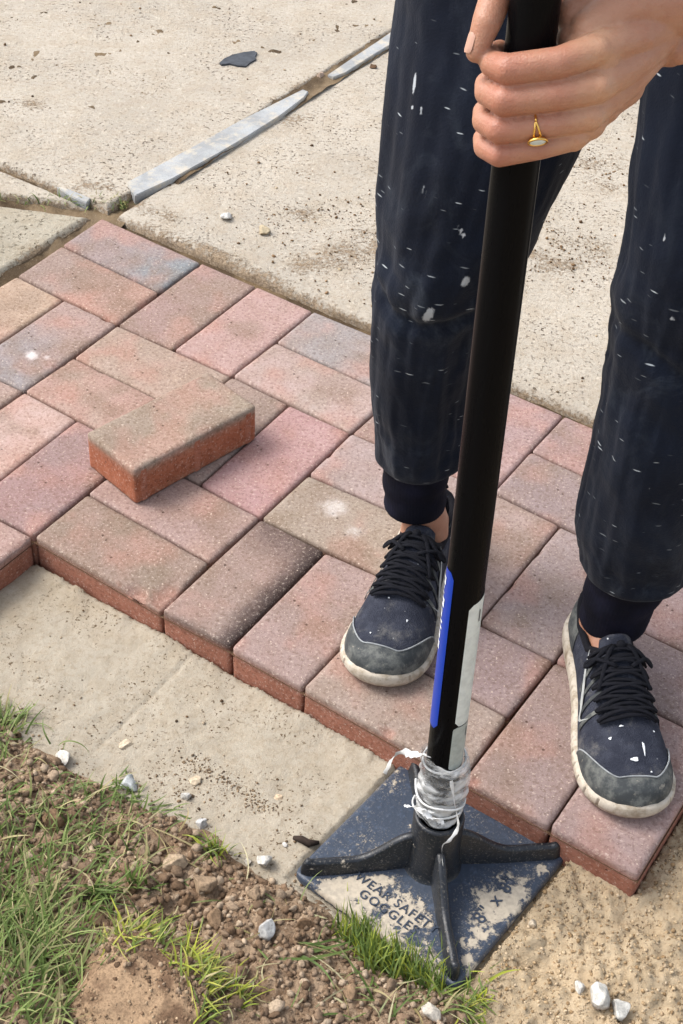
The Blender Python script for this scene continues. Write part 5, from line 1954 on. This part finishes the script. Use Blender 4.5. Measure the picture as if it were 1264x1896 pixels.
def mat_jogger():
    t = NT('navy_sweatpants')
    co = t.coord()
    n = t.noise(co, 9, 5, 0.6); f = t.noise(co, 420, 3, 0.6)
    c = t.mix(t.ramp(n, 0.35, 0.7), lin(13, 18, 30), lin(19, 26, 40))
    dz = t.attr('dustiness', 'Fac')
    sm = t.ramp(t.noise(t.map(co, (1, 1, 0.6)), 26, 6, 0.7, 0.8), 0.48, 0.75)
    c = t.mix(t.math('MULTIPLY', t.math('MULTIPLY', sm, dz), 0.14), c, lin(118, 128, 138))
    # short pale threads and paint flecks
    for (ry, sc, th) in ((0.10, 1.0, 0.055), (0.5, 0.8, 0.045), (-0.25, 1.3, 0.05)):
        v = t.n('ShaderNodeTexVoronoi', feature='F1')
        t.l(t.map(co, (26 * sc, 26 * sc, 150 * sc), (0.1, ry, 0.2)), v.inputs['Vector'])
        v.inputs['Scale'].default_value = 1.0
        sel = t.n('ShaderNodeSeparateColor')
        t.l(v.outputs['Color'], sel.inputs[0])
        fl = t.math('MULTIPLY', t.ramp(v.outputs['Distance'], th * 1.2, th * 2.6, 1, 0), t.ramp(sel.outputs[0], 0.60, 0.72))
        fl = t.math('MULTIPLY', fl, t.ramp(sel.outputs[1], 0.2, 0.9, 0.25, 0.9))
        c = t.mix(fl, c, lin(176, 184, 190))
    pa = t.math('ADD', t.attr('paint', 'Fac'), t.math('MULTIPLY', t.math('SUBTRACT', t.noise(t.map(co, (1, 1, 0.5)), 170, 5, 0.75), 0.5), 0.9))
    c = t.mix(t.ramp(pa, 0.52, 0.80, 0, 0.75), c, lin(190, 196, 202))
    h = t.math('ADD', f, t.math('MULTIPLY', t.noise(co, 60, 4), 1.5))
    t.done(c, 0.92, t.bump(h, 0.0008, 0.7), 0.15)
    t.b.inputs['Sheen Weight'].default_value = 0.05
    t.b.inputs['Sheen Roughness'].default_value = 0.5
    return t.m


M['jogger'] = mat_jogger()
M['cuff'] = None


def leg_mesh(L, R, seed, paints, zc, knee_z):
    NA_ = 150
    ang = np.linspace(0, 2 * math.pi, NA_, endpoint=False)
    start = int(np.argmin(np.abs(L[:, 2] - zc)))
    Lc, Rc = L[start:], R[start:]
    A2, Z2 = np.meshgrid(ang, Lc[:, 2], indexing='ij')
    R2 = np.repeat(Rc[None], NA_, 0).copy()
    ca_, sa_ = np.cos(A2), np.sin(A2)
    # fold field: bands that sag round the knee, bunch at the cuff, and long soft drapes on the thigh
    w_knee = np.exp(-((Z2 - knee_z) / 0.075) ** 2); w_cuff = np.exp(-((Z2 - zc - 0.03) / 0.055) ** 2)
    sw = Z2 + 0.018 * np.sin(A2 * 1.0 + seed) + 0.010 * np.sin(2 * A2 + seed * 2)
    band = fbm(ca_ * 1.6 + seed, sa_ * 1.6, sw * 26, seed, 3)
    ridge = 1 - 2 * np.abs(band)
    dr = fbm(ca_ * 2.6 + seed, sa_ * 2.6, Z2 * 5 + 0.5 * np.sin(A2), seed + 5, 3)
    diag = 1 - 2 * np.abs(fbm(ca_ * 1.8 + Z2 * 7, sa_ * 1.8 - Z2 * 7, Z2 * 10, seed + 9, 3))
    env = 0.45 + w_knee * 1.3 + w_cuff * 1.0
    soft_band = fbm(ca_ * 0.9 + seed, sa_ * 0.9, sw * 15, seed, 2)
    d = env * (0.0060 * soft_band + 0.0014 * (ridge - 0.45)) + 0.0075 * dr + 0.0010 * (diag - 0.4)
    d = d - 0.010 * np.exp(-((sw - knee_z + 0.004) / 0.010) ** 2) * (0.5 - 0.5 * np.sin(A2)) * 0.8 * sstep(0.15, 0.9, 0.5 - 0.5 * np.sin(A2 + 0.3))
    d = d * sstep(zc - 0.002, zc + 0.030, Z2)
    tuck = np.clip(1 - (Z2 - zc) / 0.012, 0, 1)
    R2 = R2 + d - tuck ** 2 * 0.012
    front = 0.5 - 0.5 * sa_
    X2 = Lc[None, :, 0] + R2 * ca_
    Y2 = Lc[None, :, 1] + R2 * sa_ * 1.05
    V = np.stack([X2, Y2, Z2], -1)
    # dust: thick over knee fronts, low hems
    dust = 0.25 + 0.75 * np.clip(w_knee * front * 1.2 + w_cuff * 0.6 + 0.35 * sstep(0.1, .5, fbm(ca_ * 2, sa_ * 2, Z2 * 6, seed + 20)), 0, 1)
    paint = np.zeros_like(A2)
    for (px, py, wpx, hpx, tilt) in paints:
        # project the dab on the leg's near surface: smallest distance between the photo ray and the surface
        r0 = ray(px, py); r0 = r0 / np.linalg.norm(r0)
        rel = V - CAM
        dots = rel @ r0
        perp = rel - dots[..., None] * r0
        dep = dots
        ex = perp @ RW[0]; ey = perp @ RW[1]
        q1 = ex * math.cos(tilt) + ey * math.sin(tilt); q2 = -ex * math.sin(tilt) + ey * math.cos(tilt)
        m = np.sqrt((q1 / (wpx * dep / FPX * 0.30)) ** 2 + (q2 / (hpx * dep / FPX * 0.34)) ** 2)
        nrm_front = (sa_ < 0.35)
        paint = np.maximum(paint, np.exp(-(m / 1.5) ** 2) * nrm_front)
    return V.reshape(-1, 3), grid_faces(NA_, len(Lc), True), dust.reshape(-1), paint.reshape(-1)


PA = [(793, 583, 26, 40, 0.5), (862, 522, 22, 30, 0.4), (786, 352, 12, 34, 0.1), (854, 430, 16, 36, -0.4), (780, 205, 10, 30, -0.2), (880, 275, 10, 20, 0), (767, 155, 10, 50, 0.1), (905, 640, 24, 36, 0.2), (765, 200, 40, 4, 0.1)]
PB = [(1245, 590, 14, 14, 0), (1230, 440, 10, 22, .2), (1250, 160, 16, 6, .3), (1200, 905, 8, 12, 0)]
VA, FA, dA, pA = leg_mesh(LA, RA, 3, PA, 0.170, 0.445)
VB, FB, dB, pB = leg_mesh(LB, RB, 8, PB, 0.150, 0.460)
# seat of the joggers, above the frame
st = MB()
st.ball(PEL + Vector((0, 0, 0.02)), (0.178, 0.135, 0.13), 28, 18)
st.limb([Vector(LA[-1]), PEL + Vector((-0.07, 0, 0))], [RA[-1] * 0.98, 0.12], 24)
st.limb([Vector(LB[-1]), PEL + Vector((0.07, 0, 0))], [RB[-1] * 0.98, 0.12], 24)
sv = np.array([tuple(p) for p in st.v])
faces = [tuple(f) for f in FA.tolist()] + [tuple(i + len(VA) for i in f) for f in FB.tolist()] + [tuple(i + len(VA) + len(VB) for i in f) for f in st.f]
V = np.concatenate([VA, VB, sv]) - np.array(PO)
me = mesh_from('joggers', [tuple(p) for p in V.tolist()], faces, None, True, {'dustiness': np.concatenate([dA, dB, np.full(len(sv), 0.3)]), 'paint': np.concatenate([pA, pB, np.zeros(len(sv))])})
jog = link('joggers', me, M['jogger'], person)


def mat_cuff():
    t = NT('ribbed_cuff')
    co = t.coord()
    n = t.noise(co, 300, 3)
    c = t.mix(t.ramp(t.noise(co, 25, 4), 0.4, 0.7), lin(12, 13, 24), lin(22, 23, 38))
    t.done(c, 0.9, t.bump(n, 0.0006, 0.7), 0.15)
    return t.m


M['cuff'] = mat_cuff()
for (L, R, zc, ank) in ((LA, RA, 0.172, SH_A['ank']), (LB, RB, 0.152, SH_B['ank'])):
    i0, i1 = 0, int(np.argmin(np.abs(L[:, 2] - zc - 0.012)))
    NA_ = 180
    ang = np.linspace(0, 2 * math.pi, NA_, endpoint=False)
    zs = np.linspace(L[0, 2], L[i1, 2], 34)
    r0, r1 = R[0], np.interp(zc, L[:, 2], R) - 0.009
    rows = []
    # inner lip, then the outside from the hem upward
    prof = [(zs[0] + 0.012, r0 - 0.004), (zs[0] + 0.002, r0 - 0.003), (zs[0], r0 - 0.001)] + [(z, r0 + (r1 - r0) * ((z - zs[0]) / (zs[-1] - zs[0])) ** 1.2) for z in zs[1:]]
    A2 = ang
    for (z, r) in prof:
        c = [np.interp(z, L[:, 2], L[:, j]) for j in (0, 1)]
        f = (z - zs[0]) / (zs[-1] - zs[0])
        rib = 0.0002 * np.sin(A2 * 60) + 0.0011 * fbm(np.cos(A2) * 1.5, np.sin(A2) * 1.5, f * 5 + zc * 90, 55, 3) + 0.0009 * np.sin(f * 15 + 1.5 * np.sin(A2 + zc * 30))
        rr_ = r + rib
        rows.append(np.stack([c[0] + rr_ * np.cos(A2), c[1] + rr_ * np.sin(A2), np.full(NA_, z)], -1))
    Vc = np.stack(rows, 1).reshape(-1, 3) - np.array(PO)
    link('cuff', mesh_from('cuff', Vc, grid_faces(NA_, len(prof), True)), M['cuff'], jog)

# --- sweater and hair, out of the picture above
sw = MB()
sw.limb([PEL + Vector((0, -0.01, 0.06)), CH], [0.150, 0.150], 20)
sw.limb([SHR, CH + Vector((0, 0, 0.01)), SHL], [0.075, 0.11, 0.075], 16)
sw.limb([SHL, ELB + Vector((0.004, 0.004, 0.01))], [0.066, 0.056], 16)
sw.limb([SHR, ELR, ELR.lerp(HR, 0.6)], [0.066, 0.056, 0.045], 16)
swm = remeshed(sw, 'sweater', 0.008, 4, 0.5)
swm.transform(Matrix.Translation(-PO))
link('sweater', swm, mat_plain('dark_sweater', lin(36, 40, 50), 0.9, 0.2, 0, 200, 0.001, 0.3, 30), person)
hb = MB()
hb.ball(HEAD + Vector((0, 0.012, 0.04)), (0.082, 0.098, 0.104), 20, 14)
hb.ball(HEAD + Vector((0, 0.085, 0.0)), (0.05, 0.045, 0.07), 16, 12)
hrm = remeshed(hb, 'hair', 0.008, 3)
hrm.transform(Matrix.Translation(-PO))
link('hair', hrm, mat_plain('brown_hair', lin(70, 52, 40), 0.6, 0.3, 0, 300, 0.002, 0.3, 80), person)

# --- trainers
def pal_interp(t, ts, vs):
    return np.interp(t, ts, vs)


def half_w(t, side):
    """half width of the last at t (0 heel .. 1 toe); side +1 = outer edge"""
    w_ = np.interp(t, [0, .1, .2, .35, .5, .62, .74, .84, .92, 1.0], [.030, .0325, .034, .0335, .0365, .0425, .0475, .0480, .0470, .0465])
    w_ = w_ + side * np.interp(t, [0, .3, .5, .7, .85, 1], [0, .0015, .003, .003, .001, 0])
    te = np.clip((t - 0.80) / 0.20, 0, 1); he = np.clip((0.13 - t) / 0.13, 0, 1)
    return w_ * np.sqrt(np.clip(1 - te ** 2.3, 0, 1)) * np.sqrt(np.clip(1 - he ** 2.2, 0, 1))


def top_h(t):
    return np.interp(t, [0, .06, .2, .33, .40, .46, .54, .64, .74, .84, .92, .97, 1.0], [.070, .078, .074, .078, .084, .088, .083, .074, .064, .055, .045, .035, .020])


SLEN = 0.282
SOLE_H = lambda t: np.interp(t, [0, .2, .5, .75, .92, 1], [.030, .028, .023, .018, .017, .020])
SPRING = lambda t: 0.009 * np.clip((t - 0.74) / 0.26, 0, 1) ** 1.8 + 0.004 * np.clip((0.08 - t) / 0.08, 0, 1) ** 2


def mat_upper():
    t = NT('dark_knit_mesh_upper')
    co = t.coord()
    n = t.noise(co, 55, 5, 0.65); k = t.noise(co, 750, 2, 0.5); w_ = t.vor(co, 620)
    c = t.mix(t.ramp(n, 0.35, 0.7), lin(41, 44, 55), lin(58, 61, 72))
    c = t.mix(t.ramp(t.noise(co, 24, 6, 0.75), 0.50, 0.70, 0, 0.5), c, lin(120, 118, 114))
    v = t.vor(t.map(co, (1, 1, 1), loc=(.3, .2, .1)), 115)
    c = t.mix(t.math('MULTIPLY', t.ramp(v, 0.08, 0.16, 1, 0), t.ramp(t.noise(co, 45, 2), 0.56, 0.60)), c, lin(210, 212, 214))
    return t.done(c, 0.88, t.bump(t.math('ADD', k, w_), 0.0009, 0.7), 0.2)


def mat_overlay():
    t = NT('scuffed_grey_overlay')
    co = t.coord()
    n = t.noise(co, 48, 6, 0.72)
    c = t.mix(t.ramp(n, 0.42, 0.66), lin(56, 60, 62), lin(104, 106, 102))
    c = t.mix(t.ramp(t.noise(co, 110, 5, 0.75), 0.60, 0.72, 0, 0.7), c, lin(176, 168, 152))
    return t.done(c, 0.7, t.bump(n, 0.0006, 0.6), 0.35)


def mat_sole():
    t = NT('dirty_cream_sole')
    co = t.coord()
    n = t.noise(co, 60, 6, 0.7)
    c = t.mix(t.ramp(n, 0.4, 0.68), lin(206, 196, 180, 0.85), lin(160, 146, 126, 0.85))
    c = t.mix(t.ramp(t.noise(co, 170, 4, 0.7), 0.60, 0.72, 0, 0.5), c, lin(118, 104, 88))
    return t.done(c, 0.75, t.bump(n, 0.0008, 0.6), 0.3)


M['upper'] = mat_upper(); M['overlay'] = mat_overlay(); M['sole'] = mat_sole()
M['lace'] = mat_plain('dark_laces', lin(20, 21, 28), 0.9, 0.2, 0, 500, 0.0008, 0.35, 150)
M['lining'] = mat_plain('black_lining', lin(20, 20, 26), 0.9, 0.2, 0, 300, 0.0006)
M['logo'] = mat_plain('pale_grey_logo', lin(186, 190, 188, 0.85), 0.6, 0.3, 0, 0, 0, 0.25, 120)
M['edge'] = mat_plain('pale_stitch_edge', lin(150, 154, 156), 0.7, 0.3, 0, 0, 0, 0.35, 90)


def make_shoe(ank, toe, outer, label, marks):
    ank = Vector(ank); toe = Vector(toe)
    fw = (toe - ank); fw.z = 0; fw.normalize()
    sd = Vector((fw.y, -fw.x, 0))                         # shoe's right when looking along it
    heel = toe - fw * SLEN

    def S(t, a, off=0.0):
        """surface of the upper; a = 0 right sole edge .. pi left sole edge"""
        t = float(t); ca, sa = math.cos(a), math.sin(a)
        side = 1 if ca > 0 else -1
        w_ = float(half_w(t, side * outer)) - 0.0015
        n_ = 2.5 if t > 0.5 else 2.7
        zb = float(SOLE_H(t) + SPRING(t)) - 0.005
        h_ = max(0.0, float(top_h(t)) + float(SPRING(t)) - zb)
        x = w_ * (abs(ca) ** (2 / n_)) * side
        z = zb + h_ * (max(sa, 0) ** (2 / n_))
        # upper leans in towards the ankle
        lean_in = float(np.interp(t, [0, .35, .5, 1], [.004, .009, .004, 0])) * (max(sa, 0) ** 2)
        x -= side * lean_in * abs(ca)
        p = Vector((x, t * SLEN, z))
        if off:
            c = Vector((0, t * SLEN, zb))
            nrm = Vector((x / max(w_, 1e-3) ** 1, 0.0, (z - zb) / max(h_, 1e-3)))
            if t > 0.86:
                nrm.y = (t - 0.86) * 6
            if t < 0.1:
                nrm.y = -(0.1 - t) * 9
            if nrm.length > 1e-6:
                p = p + nrm.normalized() * off
        return p

    def Wd(p):
        return heel + sd * p.x + fw * p.y + Vector((0, 0, p.z)) - PO

    # upper, with the collar opening left out
    ts = np.concatenate([0.5 * (1 - np.cos(np.linspace(0, math.pi / 2, 12))) * 0.2, np.linspace(0.12, 0.80, 52), 0.80 + 0.2 * np.sin(np.linspace(0.08, 1, 18) * math.pi / 2)])
    NA_ = 49
    aa = np.linspace(0, math.pi, NA_)
    P_ = [[S(t, a) for a in aa] for t in ts]
    vs_ = [Wd(p) for r in P_ for p in r]
    fs_ = []
    for i in range(len(ts) - 1):
        t = 0.5 * (ts[i] + ts[i + 1])
        op = np.interp(t, [0.02, 0.06, 0.2, 0.34, 0.40, 0.44], [0, 0.75, 0.98, 0.92, 0.5, 0.0])
        for j in range(NA_ - 1):
            am = 0.5 * (aa[j] + aa[j + 1])
            if abs(am - math.pi / 2) < op:
                continue
            fs_.append((i * NA_ + j, (i + 1) * NA_ + j, (i + 1) * NA_ + j + 1, i * NA_ + j + 1))
    mb = MB(); mb.add(vs_, fs_)
    me = mb.mesh('shoe')
    shoe = link('shoe', me, M['upper'], person)
    shoe['label'] = label
    sm = shoe.modifiers.new('thick', 'SOLIDIFY'); sm.thickness = 0.0045; sm.offset = -1
    # insole keeps the shoe dark and closed inside
    vi, fi = [], []
    for t in np.linspace(0.04, 0.97, 24):
        for q in np.linspace(-1, 1, 5):
            wv = float(half_w(t, 0)) * 0.9
            vi.append(Wd(Vector((q * wv, t * SLEN, float(SOLE_H(t) + SPRING(t)) + 0.001))))
    for i in range(23):
        for j in range(4):
            fi.append((i * 5 + j, i * 5 + j + 1, (i + 1) * 5 + j + 1, (i + 1) * 5 + j))
    mb = MB(); mb.add(vi, fi)
    link('insole', mb.mesh('insole'), M['lining'], shoe)
    # padded collar roll
    cp = []
    for a in np.linspace(-1, 1, 41):
        ph = a * math.pi
        t = 0.225 - 0.175 * math.cos(ph * 1.0) * (1 if abs(a) < 0.5 else 1)
        t = 0.23 - 0.185 * math.cos(ph)
        op = float(np.interp(t, [0.02, 0.06, 0.2, 0.34, 0.40, 0.44], [0.35, 0.78, 0.98, 0.92, 0.6, 0.25]))
        aa_ = math.pi / 2 - op * (1 if a > 0 else -1) * (1 if abs(math.sin(ph)) > 0.02 else 0)
        cp.append(Wd(S(t, aa_, -0.0015)))
    mb = MB(); mb.tube(cp[:-1], 0.0042, 10)
    link('collar', mb.mesh('collar'), M['lining'], shoe)
    # sole with cut grooves
    NSQ = 900
    ring_t = []
    th = np.linspace(0, 2 * math.pi, NSQ, endpoint=False)
    base = []
    for k, ph in enumerate(th):
        # walk round the outline: t from cos
        t = 0.5 - 0.5 * math.cos(ph)
        t = min(max(t, 0.0), 1.0)
        side = 1 if ph < math.pi else -1
        base.append((t, side))
    rows = []
    prof = [(-0.004, 0.0), (0.0012, 0.0015), (0.0030, 0.006), (0.0042, 0.014), (0.0036, 0.022), (0.0024, 0.0), (-0.0015, 0.0015)]
    for r, (o_x, zz) in enumerate(prof):
        row = []
        for (t, side) in base:
            wv = float(half_w(t, side * outer))
            ho = float(SOLE_H(t)); spz = float(SPRING(t))
            z = {0: 0.0, 1: 0.0015, 2: 0.006, 3: ho * 0.5, 4: ho * 0.8, 5: ho - 0.001, 6: ho}[r]
            # grooves
            s_ = t * SLEN
            g = 0.0
            if 2 <= r <= 4 and 0.05 < t < 0.97:
                ph = (s_ / 0.0165) % 1.0
                g = 0.0022 if ph < 0.13 else 0.0
            off = o_x - g
            # outline normal approx
            dt = 0.004
            w2 = float(half_w(min(t + dt, 1), side * outer)); w1 = float(half_w(max(t - dt, 0), side * outer))
            slope = (w2 - w1) / (2 * dt * SLEN)
            nx, ny = side, -slope
            ln = math.hypot(nx, ny)
            if t < 0.002: nx, ny, ln = 0, -1, 1
            if t > 0.998: nx, ny, ln = 0, 1, 1
            x = side * wv + nx / ln * off; y = t * SLEN + ny / ln * off
            lift = spz * (1 if r > 0 else 1)
            row.append(Wd(Vector((x, y, z + lift))))
        rows.append(row)
    vs_ = [p for r in rows for p in r]
    fs_ = [(r * NSQ + k, r * NSQ + (k + 1) % NSQ, (r + 1) * NSQ + (k + 1) % NSQ, (r + 1) * NSQ + k) for r in range(len(rows) - 1) for k in range(NSQ)]
    fs_.append(tuple(range(NSQ - 1, -1, -1)))
    mb = MB(); mb.add(vs_, fs_)
    link('sole', mb.mesh('sole'), M['sole'], shoe)

    def patch(name, tfun, a0, a1, na, nt, off, mat, solid=0.0012, cond=None):
        vs_, fs_ = [], []
        for j in range(na):
            a = a0 + (a1 - a0) * j / (na - 1)
            t0, t1 = tfun(a)
            for i in range(nt):
                t = t0 + (t1 - t0) * i / (nt - 1)
                vs_.append(Wd(S(t, a, off)))
        for j in range(na - 1):
            for i in range(nt - 1):
                fs_.append((j * nt + i, j * nt + i + 1, (j + 1) * nt + i + 1, (j + 1) * nt + i))
        mb = MB(); mb.add(vs_, fs_)
        o = link(name, mb.mesh(name), mat, shoe)
        return o

    # toe guard: low wings at the sides, dipping to a wide front
    def toe_t(a):
        s_ = abs(a - math.pi / 2) / (math.pi / 2)
        return (0.922 - 0.19 * float(sstep(0.25, 0.95, s_)), 0.9995)
    patch('toe_guard', toe_t, 0.03, math.pi - 0.03, 41, 14, 0.0012, M['overlay'])
    eg = MB()
    eg.tube([Wd(S(toe_t(a)[0], a, 0.0015)) for a in np.linspace(0.06, math.pi - 0.06, 40)], 0.0009, 6)
    link('stitching', eg.mesh('stitching'), M['edge'], shoe)
    # heel counter
    patch('heel_counter', lambda a: (0.004, 0.16 + 0.10 * (abs(a - math.pi / 2) / (math.pi / 2))), 0.05, 0.70, 10, 12, 0.0010, M['overlay'])
    patch('heel_counter', lambda a: (0.004, 0.16 + 0.10 * (abs(a - math.pi / 2) / (math.pi / 2))), math.pi - 0.70, math.pi - 0.05, 10, 12, 0.0010, M['overlay'])
    # side cages: strips from the sole up to the lace row
    for sgn_ in (1, -1):
        for k, t0 in enumerate((0.45, 0.52, 0.59, 0.66)):
            vs_, fs_ = [], []
            for i in range(14):
                f = i / 13
                a = 0.22 + 0.80 * f
                tt = t0 + 0.06 * (1 - f) * (0.6 - k * 0.25)
                wv = 0.012 * (1 - 0.45 * f)
                for q in (-0.5, 0, 0.5):
                    aa2 = a if sgn_ > 0 else math.pi - a
                    vs_.append(Wd(S(tt + wv * q * 2, aa2, 0.0014 + (0.0008 if q == 0 else 0))))
            for i in range(13):
                for q in (0, 1):
                    fs_.append((i * 3 + q, i * 3 + q + 1, i * 3 + 4 + q, i * 3 + 3 + q))
            mb = MB(); mb.add(vs_, fs_)
            link('eyelet_strap', mb.mesh('eyelet_strap'), M['overlay'], shoe)
        # the tick-shaped mark on each side
        vs_, fs_ = [], []
        for i in range(22):
            f = i / 21
            tt = 0.665 - 0.31 * f
            am = 0.34 + 0.16 * (f - 0.16) ** 2 * 4 - 0.10 * math.sin(min(1, f / 0.25) * math.pi) * 0.8
            if f < 0.12:
                am += (0.12 - f) * 2.2
            wv = 0.13 * math.sin(math.pi * min(1, (f + 0.06) / 0.52) * 0.5) if f < 0.46 else 0.13 * (1 - (f - 0.46) / 0.54) ** 0.9
            for q in (-0.5, 0.5):
                aa2 = am + wv * q
                aa2 = aa2 if sgn_ > 0 else math.pi - aa2
                vs_.append(Wd(S(tt, aa2, 0.0024)))
        for i in range(21):
            fs_.append((i * 2, i * 2 + 1, i * 2 + 3, i * 2 + 2))
        mb = MB(); mb.add(vs_, fs_)
        link('logo', mb.mesh('logo'), M['logo'], shoe)
    # tongue
    vs_, fs_ = [], []
    for i in range(16):
        f = i / 15
        t = 0.70 - 0.35 * f
        for j in range(11):
            q = j / 10 * 2 - 1
            hw_ = 0.50 + 0.05 * math.sin(f * 3)
            p = S(max(t, 0.40), math.pi / 2 - q * hw_, 0.0016)
            if t < 0.40:
                k = (0.40 - t) / 0.05
                p = S(0.40, math.pi / 2 - q * (hw_ - 0.06 * k), 0.0016) + Vector((0, -0.009 * k, 0.007 * k - 0.004 * k * q * q))
            p = p + Vector((0, 0, 0.0012 * math.sin(f * 22 + q * 2)))
            vs_.append(Wd(p))
    for i in range(15):
        for j in range(10):
            fs_.append((i * 11 + j, i * 11 + j + 1, (i + 1) * 11 + j + 1, (i + 1) * 11 + j))
    mb = MB(); mb.add(vs_, fs_)
    tg_ = link('tongue', mb.mesh('tongue'), M['overlay'] if False else M['upper'], shoe)
    so = tg_.modifiers.new('thick', 'SOLIDIFY'); so.thickness = 0.003; so.offset = 0
    # laces: bars, crossings and a flattened bow
    lc = MB()
    rows_t = [0.425, 0.475, 0.525, 0.575, 0.625, 0.67, 0.71]

    def lp_(t, q, off):
        p = S(t, math.pi / 2 - q * 0.86, off)
        return Wd(p + Vector((0, 0, 0.0)))
    rl = random.Random(int(ank.x * 1000))
    for k, t in enumerate(rows_t):
        w_ = 0.98 - 0.05 * k
        lc.tube([lp_(t + 0.006 * math.sin(q * 3 + k) + rl.uniform(-.002, .002), q * w_, 0.0044 + 0.0022 * (1 - q * q)) for q in np.linspace(-1, 1, 13)], [0.0026 + rl.uniform(-.0003, .0004) for _ in range(13)], 8, True, 0.6)
        if k < len(rows_t) - 1:
            t2 = rows_t[k + 1]
            for s0 in (1, -1):
                lc.tube([lp_(t + (t2 - t) * f, (1 - 2 * f) * s0 * w_, 0.0062 + 0.0026 * math.sin(math.pi * f)) for f in np.linspace(0, 1, 11)], 0.0025, 8, True, 0.6)
    for s0 in (1, -1):
        loop = []
        for f in np.linspace(0, 1, 18):
            q = s0 * (0.15 + 0.85 * math.sin(math.pi * f))
            loop.append(lp_(0.43 + 0.10 * f + 0.03 * math.sin(2 * math.pi * f), q, 0.009 + 0.004 * math.sin(math.pi * f)))
        lc.tube(loop, 0.0024, 8, True, 0.6)
        lc.tube([lp_(0.44 + 0.16 * f, s0 * (0.1 + 0.55 * f ** 0.7), 0.0105 - 0.002 * f) for f in np.linspace(0, 1, 10)], 0.0023, 8, True, 0.6)
    lc.ball(lp_(0.435, 0, 0.010), 0.0052, 12, 8)
    link('laces', lc.mesh('laces'), M['lace'], shoe)
    # pull loop
    mb = MB()
    mb.tube([Wd(S(0.03, math.pi / 2 + q, 0.001) + Vector((0, 0, 0.010 * (1 - abs(q) / 0.4)))) for q in np.linspace(-0.4, 0.4, 9)], 0.0022, 8)
    link('pull_loop', mb.mesh('pull_loop'), M['lining'], shoe)
    # dried paint on the toe
    for (t, a, rt, ra, sd_) in marks:
        vs_, fs_ = [Wd(S(t, a, 0.0018))], []
        nn = 14
        for k in range(nn):
            an = 2 * math.pi * k / nn
            rr_ = 1 + 0.25 * math.sin(3 * an + sd_)
            vs_.append(Wd(S(t + rt * rr_ * math.cos(an), a + ra * rr_ * math.sin(an), 0.0012)))
        for k in range(nn):
            fs_.append((0, 1 + k, 1 + (k + 1) % nn))
        mb = MB(); mb.add(vs_, fs_)
        link('paint_spot', mb.mesh('paint_spot'), whitep, shoe)


make_shoe(SH_A['ank'], SH_A['toe'], -1, 'dark trainer with grey toe guard, turned outward beside the pole', [(0.79, 1.9, 0.005, 0.02, 1), (0.88, 1.3, 0.003, 0.02, 2), (0.72, 1.45, 0.003, 0.02, 4)])
make_shoe(SH_B['ank'], SH_B['toe'], 1, 'dark trainer with white paint spots on its toe', [(0.862, 1.55, 0.0070, 0.050, 0), (0.82, 1.72, 0.026, 0.022, 2), (0.775, 1.16, 0.005, 0.035, 1), (0.735, 1.42, 0.003, 0.04, 4), (0.905, 1.85, 0.003, 0.025, 5), (0.745, 2.08, 0.003, 0.03, 2)])
